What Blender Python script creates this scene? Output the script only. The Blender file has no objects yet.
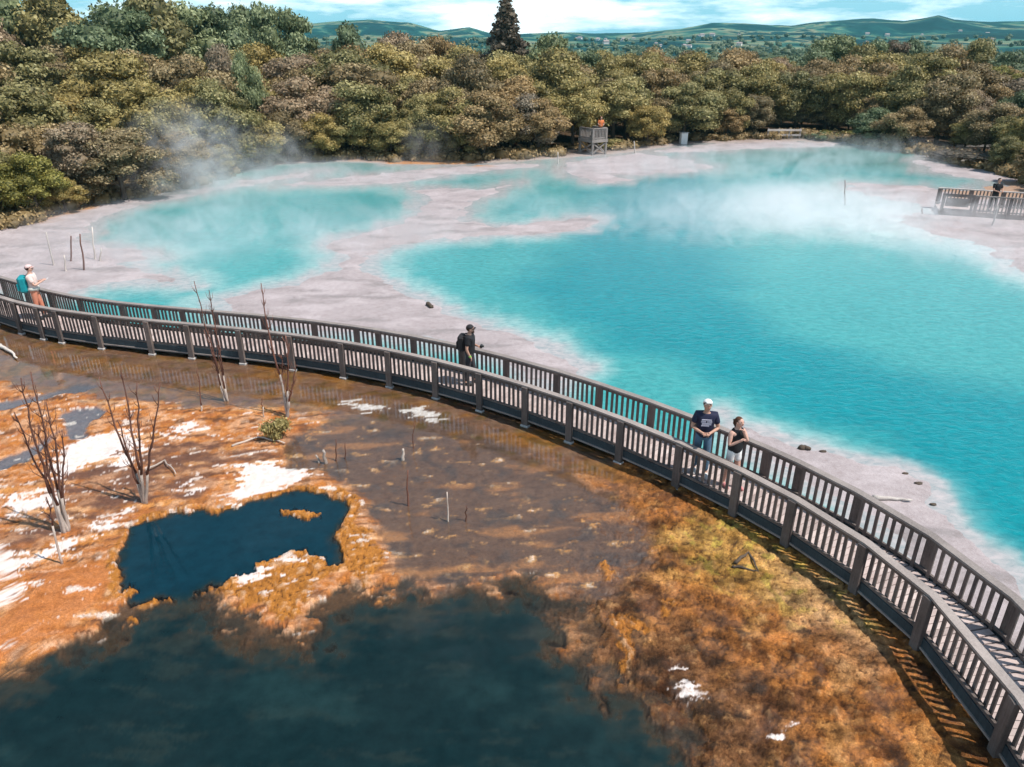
import bpy, bmesh, math, random
import numpy as np
from mathutils import Vector, Matrix
random.seed(11); RNG = np.random.default_rng(11)
PI = math.pi
SC = bpy.context.scene
COL = SC.collection

# ------------------------------------------------------------------ camera model (real camera: 8.6 m up, 25 deg down)
F, TH, H, CX, CY = 740.0, math.radians(25), 8.6, 512.0, 383.5
S_, C_ = math.sin(TH), math.cos(TH)
def at(u, v, z=0.0):
    d = S_*F + (v-CY)*C_; w = C_*F - (v-CY)*S_; t = (H-z)/d
    return Vector(((u-CX)*t, w*t, z))
def at_y(u, v, Y):
    d = S_*F + (v-CY)*C_; w = C_*F - (v-CY)*S_; t = Y/w
    return Vector(((u-CX)*t, Y, H-d*t))
def atn(P, z=0.0):
    P = np.array(P, float); d = S_*F + (P[:,1]-CY)*C_; w = C_*F - (P[:,1]-CY)*S_; t = (H-z)/d
    return np.c_[(P[:,0]-CX)*t, w*t]

# ------------------------------------------------------------------ numpy noise
def _hash(ix, iy, s):
    h = (ix.astype(np.int64)*374761393 + iy.astype(np.int64)*668265263 + s*974634777) & 0xffffffff
    h = ((h ^ (h >> 13))*1274126177) & 0xffffffff
    return ((h ^ (h >> 16)) & 0xffff)/65535.0
def perlin(x, y, s=0):
    xi = np.floor(x); yi = np.floor(y); fx = x-xi; fy = y-yi
    ux = fx*fx*fx*(fx*(fx*6-15)+10); uy = fy*fy*fy*(fy*(fy*6-15)+10)
    def g(dx, dy):
        a = _hash(xi+dx, yi+dy, s)*2*PI
        return np.cos(a)*(fx-dx) + np.sin(a)*(fy-dy)
    a = g(0,0)*(1-ux)+g(1,0)*ux; b = g(0,1)*(1-ux)+g(1,1)*ux
    return (a*(1-uy)+b*uy)*1.5
def fbm(x, y, o=4, s=0, gain=.5):
    r = np.zeros_like(x); a = 1.0; t = 0.0
    for k in range(o):
        r += a*perlin(x*2**k+17.3*k, y*2**k-9.1*k, s+k); t += a; a *= gain
    return r/t*1.4
def ridged(x, y, o=3, s=0):
    r = np.zeros_like(x); a = 1.0; t = 0
    for k in range(o):
        r += a*(1-2*np.abs(perlin(x*2**k+5.1*k, y*2**k+3.3*k, s+k))); t += a; a *= .55
    return r/t
def sstep(a, b, x):
    t = np.clip((x-a)/(b-a), 0, 1); return t*t*(3-2*t)
def sd(px, x, y, margin=2.5, world=False):
    P = np.array(px, float) if world else atn(px)
    margin = float(margin); out = np.full(x.shape, -margin)
    m = (x > P[:,0].min()-margin) & (x < P[:,0].max()+margin) & (y > P[:,1].min()-margin) & (y < P[:,1].max()+margin)
    if not m.any(): return out
    X = x[m]; Y = y[m]; d2 = np.full(X.shape, 1e9); ins = np.zeros(X.shape, bool)
    for i in range(len(P)):
        ax, ay = P[i]; bx, by = P[(i+1) % len(P)]
        ex, ey = bx-ax, by-ay; L = ex*ex+ey*ey+1e-12
        t = np.clip(((X-ax)*ex+(Y-ay)*ey)/L, 0, 1)
        d2 = np.minimum(d2, (X-ax-t*ex)**2+(Y-ay-t*ey)**2)
        c = (ay > Y) != (by > Y)
        ins ^= c & (X < (bx-ax)*(Y-ay)/(by-ay+1e-12)+ax)
    d = np.sqrt(d2); out[m] = np.maximum(np.where(ins, d, -d), -margin)
    return out
def pmix(c, col, m):
    return c*(1-m[:,None]) + np.array(col)[None,:]*m[:,None]

# ------------------------------------------------------------------ object helpers
def link(o, parent=None):
    COL.objects.link(o)
    if parent: o.parent = parent
    return o
def tag(o, label=None, cat=None, group=None, kind=None):
    if label: o['label'] = label
    if cat: o['category'] = cat
    if group: o['group'] = group
    if kind: o['kind'] = kind
    return o
def empty(name, loc, rz=0.0):
    o = bpy.data.objects.new(name, None); o.location = loc; o.rotation_euler = (0,0,rz); o.empty_display_size = .3
    return link(o)
def mesh_obj(name, me, mats, parent=None, smooth=False):
    if not isinstance(mats, (list, tuple)): mats = [mats]
    for m in mats: me.materials.append(m)
    o = bpy.data.objects.new(name, me)
    if smooth: me.shade_smooth()
    return link(o, parent)
def bm_obj(name, bm, mats, parent=None, smooth=False, origin=None):
    bmesh.ops.recalc_face_normals(bm, faces=bm.faces)
    if origin is not None: bmesh.ops.translate(bm, vec=-Vector(origin), verts=bm.verts)
    me = bpy.data.meshes.new(name); bm.to_mesh(me); bm.free()
    o = mesh_obj(name, me, mats, parent, smooth)
    if origin is not None: o.location = origin
    return o
def np_mesh(name, V, Q):
    me = bpy.data.meshes.new(name); n = len(V); q = len(Q); k = Q.shape[1]
    me.vertices.add(n); me.vertices.foreach_set('co', np.ascontiguousarray(V, np.float32).ravel())
    me.loops.add(q*k); me.loops.foreach_set('vertex_index', np.ascontiguousarray(Q, np.int32).ravel())
    me.polygons.add(q); me.polygons.foreach_set('loop_start', np.arange(0, q*k, k, dtype=np.int32))
    me.polygons.foreach_set('loop_total', np.full(q, k, np.int32))
    me.update(calc_edges=True); me.validate()
    return me
def attr(me, name, arr):
    if arr.ndim == 1:
        a = me.attributes.new(name, 'FLOAT', 'POINT'); a.data.foreach_set('value', arr.astype(np.float32))
    else:
        a = me.attributes.new(name, 'FLOAT_COLOR', 'POINT')
        a.data.foreach_set('color', np.c_[arr, np.ones(len(arr))].astype(np.float32).ravel())
def bbox(bm, x0, x1, y0, y1, z0, z1, M=None, bev=0.0):
    vs = [bm.verts.new((x,y,z)) for z in (z0,z1) for y in (y0,y1) for x in (x0,x1)]
    fs = [bm.faces.new([vs[i] for i in q]) for q in ((0,2,3,1),(4,5,7,6),(0,1,5,4),(2,6,7,3),(0,4,6,2),(1,3,7,5))]
    if M is not None: bmesh.ops.transform(bm, matrix=M, verts=vs)
    if bev > 0:
        es = list({e for f in fs for e in f.edges})
        bmesh.ops.bevel(bm, geom=es, offset=bev, segments=1, affect='EDGES')
def tube(bm, pts, rad, n=7, cap=True):
    pts = [Vector(p) for p in pts]; rings = []
    for i, p in enumerate(pts):
        d = (pts[min(i+1,len(pts)-1)]-pts[max(i-1,0)]).normalized()
        a = d.orthogonal().normalized(); 
        ref = Vector((0,0,1)) if abs(d.z) < .9 else Vector((1,0,0))
        a = d.cross(ref).normalized(); b = d.cross(a)
        r = rad[i] if isinstance(rad, (list,tuple)) else rad
        rings.append([bm.verts.new(p+(a*math.cos(2*PI*k/n)+b*math.sin(2*PI*k/n))*r) for k in range(n)])
    for A, B in zip(rings, rings[1:]):
        for k in range(n): bm.faces.new((A[k],A[(k+1)%n],B[(k+1)%n],B[k]))
    if cap: bm.faces.new(rings[0][::-1]); bm.faces.new(rings[-1])
def ball(bm, c, r, sub=2, scale=(1,1,1), M=None):
    m = Matrix.Translation(Vector(c)) @ (M if M is not None else Matrix()) @ Matrix.Diagonal((*[s*r for s in scale],1))
    return bmesh.ops.create_icosphere(bm, subdivisions=sub, radius=1, matrix=m)['verts']

# ------------------------------------------------------------------ materials
class NT:
    def __init__(s, name):
        s.m = bpy.data.materials.new(name); s.m.use_nodes = True; s.t = s.m.node_tree; s.t.nodes.clear()
        s.out = s.t.nodes.new('ShaderNodeOutputMaterial')
    def n(s, typ, ins=None, **kw):
        nd = s.t.nodes.new('ShaderNode'+typ)
        for k, v in kw.items(): setattr(nd, k, v)
        for k, v in (ins or {}).items():
            sk = nd.inputs[k]
            if isinstance(v, bpy.types.NodeSocket): s.t.links.new(v, sk)
            else: sk.default_value = v
        return nd
    def noise(s, vec, scale, detail=4, rough=.55, dist=0.0):
        return s.n('TexNoise', {'Vector':vec,'Scale':scale,'Detail':detail,'Roughness':rough,'Distortion':dist}).outputs['Fac']
    def ramp(s, fac, stops):
        r = s.n('ValToRGB', {'Fac':fac}); e = r.color_ramp.elements
        while len(e) < len(stops): e.new(.5)
        for el, (p, c) in zip(e, stops): el.position = p; el.color = (*c,1) if len(c)==3 else c
        return r.outputs['Color']
    def mix(s, fac, a, b, mode='MIX'):
        m = s.n('Mix', data_type='RGBA', blend_type=mode)
        for i, v in ((0,fac),(6,a),(7,b)):
            if isinstance(v, bpy.types.NodeSocket): s.t.links.new(v, m.inputs[i])
            else: m.inputs[i].default_value = v if i == 0 else (*v,1)
        return m.outputs[2]
    def math(s, op, a, b=0.0, c=0.0):
        return s.n('Math', {0:a,1:b,2:c}, operation=op).outputs[0]
    def mapr(s, v, a, b, c, d):
        return s.n('MapRange', {'Value':v,'From Min':a,'From Max':b,'To Min':c,'To Max':d}).outputs[0]
    def bsdf(s, **kw): return s.n('BsdfPrincipled', {k.replace('_',' '):v for k,v in kw.items()})
    def bump(s, h, st, dist=.02): return s.n('Bump', {'Height':h,'Strength':st,'Distance':dist}).outputs['Normal']
    def surf(s, sh): s.t.links.new(sh.outputs[0], s.out.inputs['Surface']); return s.m

def plain(name, col, rough=.7, var=.25, scale=14, spec=.3, bump=.15):
    t = NT(name); g = t.n('NewGeometry').outputs['Position']; o = t.n('TexCoord').outputs['Object']
    f = t.noise(o, scale, 5, .6)
    c = t.ramp(f, [(.3,[x*(1-var) for x in col]),(.7,[min(1,x*(1+var)) for x in col])])
    return t.surf(t.bsdf(Base_Color=c, Roughness=rough, Specular_IOR_Level=spec, Normal=t.bump(f,bump,.01)))

def wood(name, dark, light, rough=.8):
    t = NT(name); o = t.n('NewGeometry').outputs['Position']
    rnd = t.n('ObjectInfo').outputs['Random']
    big = t.noise(o, 1.3, 4, .6); fine = t.noise(o, 28, 5, .7)
    st = t.noise(t.n('Mapping', {'Vector':o,'Scale':(40,40,3)}).outputs[0], 1, 3, .6)
    f = t.math('ADD', t.math('MULTIPLY', big, .5), t.math('MULTIPLY', st, .3)); f = t.math('ADD', f, t.math('MULTIPLY', fine, .25))
    c = t.ramp(f, [(.34,dark),(.68,light)])
    c = t.mix(1.0, c, t.ramp(rnd, [(0,(.75,.75,.75)),(1,(1.2,1.15,1.1))]), 'MULTIPLY')
    return t.surf(t.bsdf(Base_Color=c, Roughness=rough, Specular_IOR_Level=.3, Normal=t.bump(st,.35,.01)))

M = {}
M['rail'] = wood('weathered_dark_timber', (.07,.057,.053), (.23,.19,.175))
M['cap'] = wood('weathered_sunlit_cap_timber', (.19,.163,.152), (.46,.40,.37))  # paler than the rails: sunlight on the cap tops put into colour
M['fascia'] = wood('dark_blue_timber', (.02,.028,.036), (.06,.085,.1))  # dark blue tone shared by fascia boards and joists
M['concrete'] = plain('pale_concrete', (.45,.42,.4))
M['greywood'] = wood('grey_platform_timber', (.14,.12,.11), (.36,.33,.31))
M['palewood'] = wood('bleached_driftwood', (.38,.33,.3), (.7,.66,.62))
M['deadbark'] = wood('dead_red_brown_bark', (.07,.03,.022), (.24,.115,.085))
M['saltbark'] = wood('salt_bleached_bark', (.3,.24,.2), (.62,.55,.5))
M['bark'] = wood('forest_bark', (.04,.03,.022), (.13,.1,.075))

def deck_mat():
    t = NT('sun_bleached_deck'); g = t.n('NewGeometry').outputs['Position']
    f = t.noise(g, 2.2, 5, .65); s = t.noise(g, 45, 4, .7)
    pc = t.n('Attribute', attribute_name='tint').outputs['Fac']
    c = t.ramp(f, [(.25,(.42,.33,.31)),(.55,(.60,.50,.475)),(.8,(.70,.61,.58))])
    c = t.mix(1.0, c, t.ramp(pc, [(0,(.72,.70,.69)),(1,(1.06,1.04,1.02))]), 'MULTIPLY')
    c = t.mix(.35, c, t.ramp(s, [(.3,(.55,.5,.48)),(.7,(1,1,1))]), 'MULTIPLY')
    return t.surf(t.bsdf(Base_Color=c, Roughness=.85, Normal=t.bump(s,.3,.006)))
M['deck'] = deck_mat()

def ground_mat():
    t = NT('thermal_ground'); g = t.n('NewGeometry').outputs['Position']
    col = t.n('Attribute', attribute_name='gcol').outputs['Color']
    wet = t.n('Attribute', attribute_name='wet').outputs['Fac']; det = t.n('Attribute', attribute_name='det').outputs['Fac']
    n1 = t.noise(g, 5, 8, .74, .25); n2 = t.noise(g, 24, 6, .75, .15)
    wv = t.n('VectorMath', {0:g,1:t.n('TexNoise', {'Vector':g,'Scale':9.0,'Detail':3.0}).outputs['Color']}, operation='ADD').outputs['Vector']; v = t.n('TexVoronoi', {'Vector':wv,'Scale':7.5,'Randomness':1.0}, feature='DISTANCE_TO_EDGE').outputs['Distance']; v = t.mapr(v, 0, .16, 0, 1)
    m = t.ramp(n1, [(.34,(.42,.34,.28)),(.5,(1,1,1)),(.66,(1.45,1.5,1.5))])
    c = t.mix(t.math('MULTIPLY',det,.85), col, m, 'MULTIPLY')
    c = t.mix(t.math('MULTIPLY',det,.65), c, t.ramp(n2, [(.36,(.42,.36,.32)),(.62,(1.35,1.35,1.35))]), 'MULTIPLY')
    cell = t.n('TexVoronoi', {'Vector':t.n('VectorMath', {0:wv,1:t.n('TexNoise', {'Vector':g,'Scale':30.0,'Detail':2.0}).outputs['Color'],2:(.0,.0,.0)}, operation='ADD').outputs['Vector'],'Scale':15.0,'Randomness':1.0}).outputs['Color']
    c = t.mix(t.math('MULTIPLY',det,.75), c, t.ramp(t.n('SeparateColor', {0:cell}).outputs[0], [(.05,(.42,.36,.32)),(.5,(1,1,1)),(.95,(1.55,1.55,1.5))]), 'MULTIPLY')
    c = t.mix(t.math('MULTIPLY',det,t.mapr(n1,.4,.6,.1,.6)), c, t.ramp(v, [(0,(.38,.31,.27)),(.55,(1.05,1.05,1.05))]), 'MULTIPLY')
    h = t.math('ADD', t.math('MULTIPLY', n1, .7), t.math('MULTIPLY', n2, .3)); h = t.math('ADD', h, t.math('MULTIPLY', v, .16))
    r = t.mapr(wet, 0, 1, .85, .16)
    st = t.math('MULTIPLY', t.mapr(wet, 0, 1, 1.0, .08), det)
    return t.surf(t.bsdf(Base_Color=c, Roughness=r, Specular_IOR_Level=t.mapr(wet,0,1,.2,.5),
                         Normal=t.n('Bump', {'Height':h,'Strength':st,'Distance':.08}).outputs['Normal']))
M['ground'] = ground_mat()

def lake_mat():
    t = NT('turquoise_milky_water'); g = t.n('NewGeometry').outputs['Position']
    col = t.n('Attribute', attribute_name='wcol').outputs['Color']
    op = t.n('Attribute', attribute_name='opac').outputs['Fac']
    w1 = t.noise(t.n('Mapping', {'Vector':g,'Scale':(1.0,1.7,1)}).outputs[0], 3.2, 5, .62, .5)
    w2 = t.noise(g, .35, 4, .6)
    c = t.mix(.5, col, t.ramp(w1, [(.34,(.45,.66,.68)),(.66,(1.4,1.25,1.22))]), 'MULTIPLY')
    c = t.mix(.4, c, t.ramp(w2, [(.3,(.75,.86,.88)),(.7,(1.12,1.08,1.08))]), 'MULTIPLY')
    b = t.bsdf(Base_Color=c, Roughness=.09, IOR=1.33, Specular_IOR_Level=.5, Normal=t.bump(w1,.3,.08))
    tr = t.n('BsdfTransparent', {'Color':(.88,.95,.95,1)})
    ms = t.n('MixShader', {0:op,1:tr.outputs[0],2:b.outputs[0]})
    return t.surf(ms)
M['lake'] = lake_mat()

def pond_mat():
    t = NT('clear_dark_pond_water'); g = t.n('NewGeometry').outputs['Position']
    w = t.noise(t.n('Mapping', {'Vector':g,'Scale':(1,1.6,1)}).outputs[0], 2.6, 4, .6, .4)
    nrm = t.bump(w, .05, .05)
    col = t.n('Attribute', attribute_name='wcol').outputs['Color']; op = t.n('Attribute', attribute_name='opac').outputs['Fac']
    tr = t.n('MixShader', {0:op, 1:t.n('BsdfTransparent', {'Color':(.95,.97,.96,1)}).outputs[0], 2:t.n('BsdfDiffuse', {'Color':t.mix(.6, col, t.ramp(t.noise(g,4,6,.65), [(.3,(.55,.6,.6)),(.7,(1.5,1.4,1.35))]), 'MULTIPLY')}).outputs[0]})
    gl = t.n('BsdfGlossy', {'Color':(1,.93,.86,1),'Roughness':.04,'Normal':nrm})
    ior = t.mapr(t.n('Attribute', attribute_name='sheen').outputs['Fac'],0,1,1.34,1.75); bf = t.n('NewGeometry').outputs['Backfacing']
    ior = t.math('ADD', t.math('MULTIPLY', ior, t.math('SUBTRACT', 1.0, bf)), t.math('MULTIPLY', t.math('DIVIDE', 1.0, ior), bf))
    fr = t.n('Fresnel', {'IOR':ior,'Normal':nrm}).outputs[0]
    return t.surf(t.n('MixShader', {0:fr,1:tr.outputs[0],2:gl.outputs[0]}))
M['pond'] = pond_mat()

def leaf_mat(name, c0, c1, c2):
    t = NT(name); tint = t.n('Attribute', attribute_name='tint').outputs['Fac']
    rnd = t.n('ObjectInfo').outputs['Random']; o = t.n('NewGeometry').outputs['Position']
    big = t.noise(o, .55, 3, .6)
    f = t.math('ADD', t.math('MULTIPLY', tint, .55), t.math('MULTIPLY', big, .45))
    c = t.ramp(f, [(.22,c0),(.5,c1),(.78,c2)])
    c = t.mix(.8, c, t.ramp(rnd, [(0,(.8,.85,.9)),(.5,(1.12,1.1,1.06)),(1,(1.34,1.2,1.06))]), 'MULTIPLY')
    d = t.n('BsdfDiffuse', {'Color':c}); tl = t.n('BsdfTranslucent', {'Color':c})
    gl = t.bsdf(Base_Color=c, Roughness=.55, Specular_IOR_Level=.25)
    ms = t.n('MixShader', {0:.2,1:gl.outputs[0],2:tl.outputs[0]})
    return t.surf(ms)
M['leaf_brown'] = leaf_mat('rust_brown_foliage', (.10,.075,.037), (.28,.205,.10), (.48,.37,.20))
M['leaf_olive'] = leaf_mat('olive_foliage', (.08,.072,.028), (.24,.21,.082), (.44,.39,.18))
M['leaf_gold'] = leaf_mat('golden_olive_foliage', (.11,.088,.03), (.32,.26,.095), (.52,.44,.20))
M['leaf_pink'] = leaf_mat('dry_pinkish_foliage', (.12,.09,.06), (.30,.23,.15), (.46,.37,.26))
M['leaf_green'] = leaf_mat('deep_green_foliage', (.05,.068,.036), (.17,.215,.11), (.34,.40,.24))
M['leaf_lime'] = leaf_mat('lime_foliage', (.07,.07,.018), (.20,.19,.05), (.36,.34,.10))
M['leaf_dark'] = leaf_mat('dark_conifer_foliage', (.04,.032,.022), (.125,.10,.072), (.23,.19,.14))

# ------------------------------------------------------------------ walkway path
FARPX = [(0,277.5),(12.5,281),(44,288.5),(62.5,293),(80,296),(100,299),(125,302),(151,305.5),(182.5,309.5),(245,314),(302,319.5),(365,325),(422,336),(460,344)]
NEARPX = [(0,297.5),(25,302.5),(50,307.5),(87,313),(125,318),(151,321),(182,323.5),(245,328),(290,333),(340,339.5),(365,344),(385,349),(435,360),(485,372.5),(530,385),(574,401),(605,413),(625,421.5),(681,443),(725,460),(745,468),(795,494),(840,521),(867,540),(912,577),(934,604.5),(975,641),(1024,692)]
ZR, ZD, WID = 1.08, 0.30, 1.15          # rail top, deck top, distance between the two railings
P = atn(NEARPX, ZR); s = np.r_[0, np.cumsum(np.hypot(*np.diff(P,axis=0).T))]; LEN = s[-1]
pa = np.polyfit(s/LEN, P[:,0], 6); pb = np.polyfit(s/LEN, P[:,1], 6)
tt = np.linspace(0, 1, 500); Q = np.c_[np.polyval(pa,tt), np.polyval(pb,tt)]
e0 = (Q[0]-Q[6]); e0 /= np.hypot(*e0); e1 = (Q[-1]-Q[-6]); e1 /= np.hypot(*e1)
Q = np.r_[[Q[0]+e0*k for k in np.arange(4,.05,-.1)], Q, [Q[-1]+e1*k for k in np.arange(.1,3.6,.1)]]
sq = np.r_[0, np.cumsum(np.hypot(*np.diff(Q,axis=0).T))]; TOT = sq[-1]
def path(d):                            # point, tangent, inward (lake-side) normal at arc length d of the near railing
    x = np.interp(d, sq, Q[:,0]); y = np.interp(d, sq, Q[:,1])
    a, b = max(d-.15,0), min(d+.15,TOT)
    tx = np.interp(b,sq,Q[:,0])-np.interp(a,sq,Q[:,0]); ty = np.interp(b,sq,Q[:,1])-np.interp(a,sq,Q[:,1])
    L = math.hypot(tx,ty); tx /= L; ty /= L
    return Vector((x,y,0)), Vector((tx,ty,0)), Vector((-ty,tx,0))
def pix(p):
    y = p[1]; z = p[2]-H; w = y*C_ - z*S_; up = y*S_ + z*C_
    return CX+F*p[0]/w, CY-F*up/w
DS = np.arange(0, TOT, .05)
def s_of_u(u, off, z):
    us = np.array([pix((lambda p: (p.x,p.y,z))(path(d)[0]+path(d)[2]*off))[0] for d in DS])
    return float(DS[np.abs(us-u).argmin()])
def path_dist(x, y):                    # signed distance to the near railing line (positive on the lake side)
    q = Q[::6]; out = np.full(x.shape, 1e9); sg = np.zeros(x.shape); 
    for i in range(len(q)-1):
        ex, ey = q[i+1]-q[i]; L = ex*ex+ey*ey
        t = np.clip(((x-q[i,0])*ex+(y-q[i,1])*ey)/L, 0, 1)
        dx = x-q[i,0]-t*ex; dy = y-q[i,1]-t*ey; d = np.hypot(dx,dy)
        b = d < out; out[b] = d[b]; sg[b] = np.sign((ex*(y-q[i,1])-ey*(x-q[i,0])))[b]
    return out*sg
# ------------------------------------------------------------------ setting: one ground sheet, shaped and coloured by where mats, crusts, pools and banks lie
SHORE = [(-220,290),(-140,262),(-60,240),(0,228),(30,215),(60,209),(110,201),(160,193),(200,185),(240,170),(280,164),(330,161),(400,164),(450,164),(520,161),(560,158),(620,153),(650,149),(690,143),(740,142),(800,141),(850,143),(900,151),(950,161),(1000,172),(1024,178),(1100,200),(1200,235)]
LAKE = SHORE + [(2600,420),(2600,1000),(512,1200),(-600,800),(-400,400)]
def polar_grid(r0, r1, k, amax, da, rr=9.0, aout=None):
    r = [r0]
    while r[-1] < r1: r.append(r[-1]+k*(1+(r[-1]/rr)**2))
    a = np.arange(-amax, amax+da*.5, da)
    if aout: a = np.r_[np.arange(-aout, -amax, da*8), a, np.arange(amax+da*8, aout, da*8)]
    a = np.radians(a); R, A = np.meshgrid(np.array(r), a, indexing='ij')
    nr, na = R.shape; i = np.arange(nr*na).reshape(nr,na)
    quads = np.stack([i[:-1,:-1],i[:-1,1:],i[1:,1:],i[1:,:-1]],-1).reshape(-1,4)
    return (R*np.sin(A)).ravel(), (R*np.cos(A)).ravel(), quads

UPPER = [(118,545),(128,528),(150,520),(185,510),(215,512),(245,500),(290,490),(320,493),(345,500),(350,515),(337,540),(345,560),(330,575),(300,562),(280,568),(258,580),(240,590),(215,588),(190,597),(140,600),(112,592),(108,570)]
LOWER = [(-160,735),(0,668),(40,650),(90,628),(122,603),(150,596),(190,590),(210,592),(222,606),(262,610),(283,632),(302,630),(318,605),(345,588),(370,592),(400,578),(440,588),(480,582),(520,572),(560,582),(590,598),(604,625),(592,655),(628,680),(652,690),(682,710),(702,735),(720,900),(600,1100),(-300,1100)]
ISLE = [(208,590),(235,575),(270,560),(300,548),(316,550),(326,560),(342,570),(332,578),(312,590),(306,606),(291,628),(281,622),(265,605),(240,608),(220,603)]
RIM = [(325,488),(345,490),(362,500),(355,520),(378,540),(390,555),(380,577),(365,586),(344,575),(350,560),(338,543),(350,522),(348,502)]
ISLE2 = [(603,620),(640,617),(652,628),(632,640),(634,655),(620,672),(616,650),(621,638)]
ISLE3 = [(655,603),(668,600),(678,610),(665,617)]
ISLE5 = [(281,513),(292,508),(308,511),(327,508),(322,515),(308,518),(290,518)]
ISLE6 = [(114,588),(128,577),(142,580),(138,590),(122,597)]
ISLE7 = [(121,620),(131,615),(141,619),(137,628),(124,629)]
ISLE4 = [(605,565),(615,563),(618,575),(608,580)]
MUD = [(285,470),(290,440),(330,418),(400,404),(450,418),(500,438),(560,465),(620,498),(655,530),(650,570),(610,600),(560,590),(520,578),(440,592),(395,578),(385,545),(372,520),(362,495),(330,480)]
ORANGE_SLOPE = [(-80,650),(0,612),(40,582),(108,556),(118,575),(106,600),(60,632),(0,668),(-80,705)]
BROWN1 = [(60,470),(140,448),(230,440),(300,455),(280,470),(220,470),(200,500),(150,512),(100,515),(60,500)]
BROWN2 = [(-60,560),(0,520),(60,500),(110,500),(120,512),(60,545),(0,556)]
CHAN = [[(-60,412),(0,402),(40,394),(80,381),(98,384),(85,392),(40,401),(0,411),(-60,424)], [(66,412),(90,408),(104,412),(90,420),(84,440),(66,442)], [(-60,480),(0,460),(50,438),(66,428),(40,455),(0,474)]]
WHITE = [[(48,470),(62,452),(95,432),(137,434),(152,448),(112,458),(82,470),(58,482)], [(0,492),(12,500),(40,490),(78,486),(60,502),(36,514),(12,517)],
         [(-60,560),(0,548),(30,555),(70,545),(128,509),(132,520),(92,542),(60,562),(20,574),(0,582),(-60,600)], [(224,495),(240,480),(232,468),(265,463),(302,470),(306,482),(270,492),(235,505)],
         [(165,433),(200,422),(207,430),(175,439)], [(156,492),(185,486),(191,493),(160,498)], [(404,408),(425,404),(444,415),(435,421),(415,418)], [(342,401),(375,402),(388,407),(383,412),(350,407)],
         [(-40,600),(0,590),(28,584),(34,592),(0,610),(-40,622)], [(225,578),(262,566),(300,556),(296,562),(270,572),(240,584)], [(772,724),(790,728),(786,740),(774,738)], [(115,462),(135,455),(142,460),(120,470)], [(684,676),(700,680),(706,700),(690,706)]]
YELLOW = [(690,520),(730,510),(770,530),(830,580),(860,620),(800,620),(750,600),(700,580),(660,540)]
BANKS = [
 [(-200,400),(-200,270),(-60,236),(0,226),(40,212),(100,202),(170,194),(225,183),(300,172),(330,168),(300,178),(232,189),(180,199),(140,207),(110,215),(95,228),(85,240),(110,247),(150,250),(166,258),(122,264),(160,272),(186,278),(190,285),(150,284),(105,284),(80,292),(60,298),(0,290),(-60,300)],
 [(212,300),(250,290),(300,280),(330,268),(341,258),(325,245),(335,237),(375,230),(415,214),(427,198),(405,189),(450,187),(480,190),(525,179),(500,192),(470,205),(468,220),(500,226),(550,221),(592,214),(606,222),(582,232),(500,237),(440,240),(400,246),(375,255),(369,266),(380,278),(415,293),(450,312),(500,326),(540,340),(588,368),(560,395),(470,350),(400,340),(300,330),(235,322)],
 [(270,186),(340,177),(400,171),(440,167),(520,163),(565,164),(510,170),(440,177),(400,184),(330,187)],
 [(560,164),(590,158),(640,152),(690,160),(722,168),(690,173),(620,176),(645,181),(600,184),(560,173)],
 [(640,152),(700,144),(760,141),(840,142),(845,147),(760,149),(690,153)],
 [(848,182),(900,184),(960,190),(1024,182),(1100,190),(1100,300),(1024,274),(980,247),(940,236),(900,224),(888,215),(935,212),(915,205),(870,197),(845,190)],
 [(720,412),(765,430),(800,443),(850,456),(895,463),(935,481),(946,502),(975,535),(1024,580),(1100,650),(1100,760),(1000,660),(940,590),(880,535),(800,485),(740,450)],
 [(905,158),(960,165),(1024,176),(1024,186),(980,180),(930,172)]]
DEEP = [(590,215),(620,180),(690,176),(716,200),(722,290),(770,335),(900,375),(1060,400),(1060,600),(985,515),(890,445),(780,410),(700,365),(610,345),(555,305),(520,290),(575,250)]
DEEP2 = [(300,208),(340,197),(400,196),(414,203),(370,218),(320,226)]
DEEP3 = [(120,225),(170,208),(210,205),(200,225),(150,236)]
GREENW = [[(290,168),(400,160),(560,163),(470,166),(380,168)], [(690,150),(820,147),(930,155),(960,175),(840,165),(720,160)], [(850,203),(905,202),(915,208),(880,212),(850,210)]]

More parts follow.
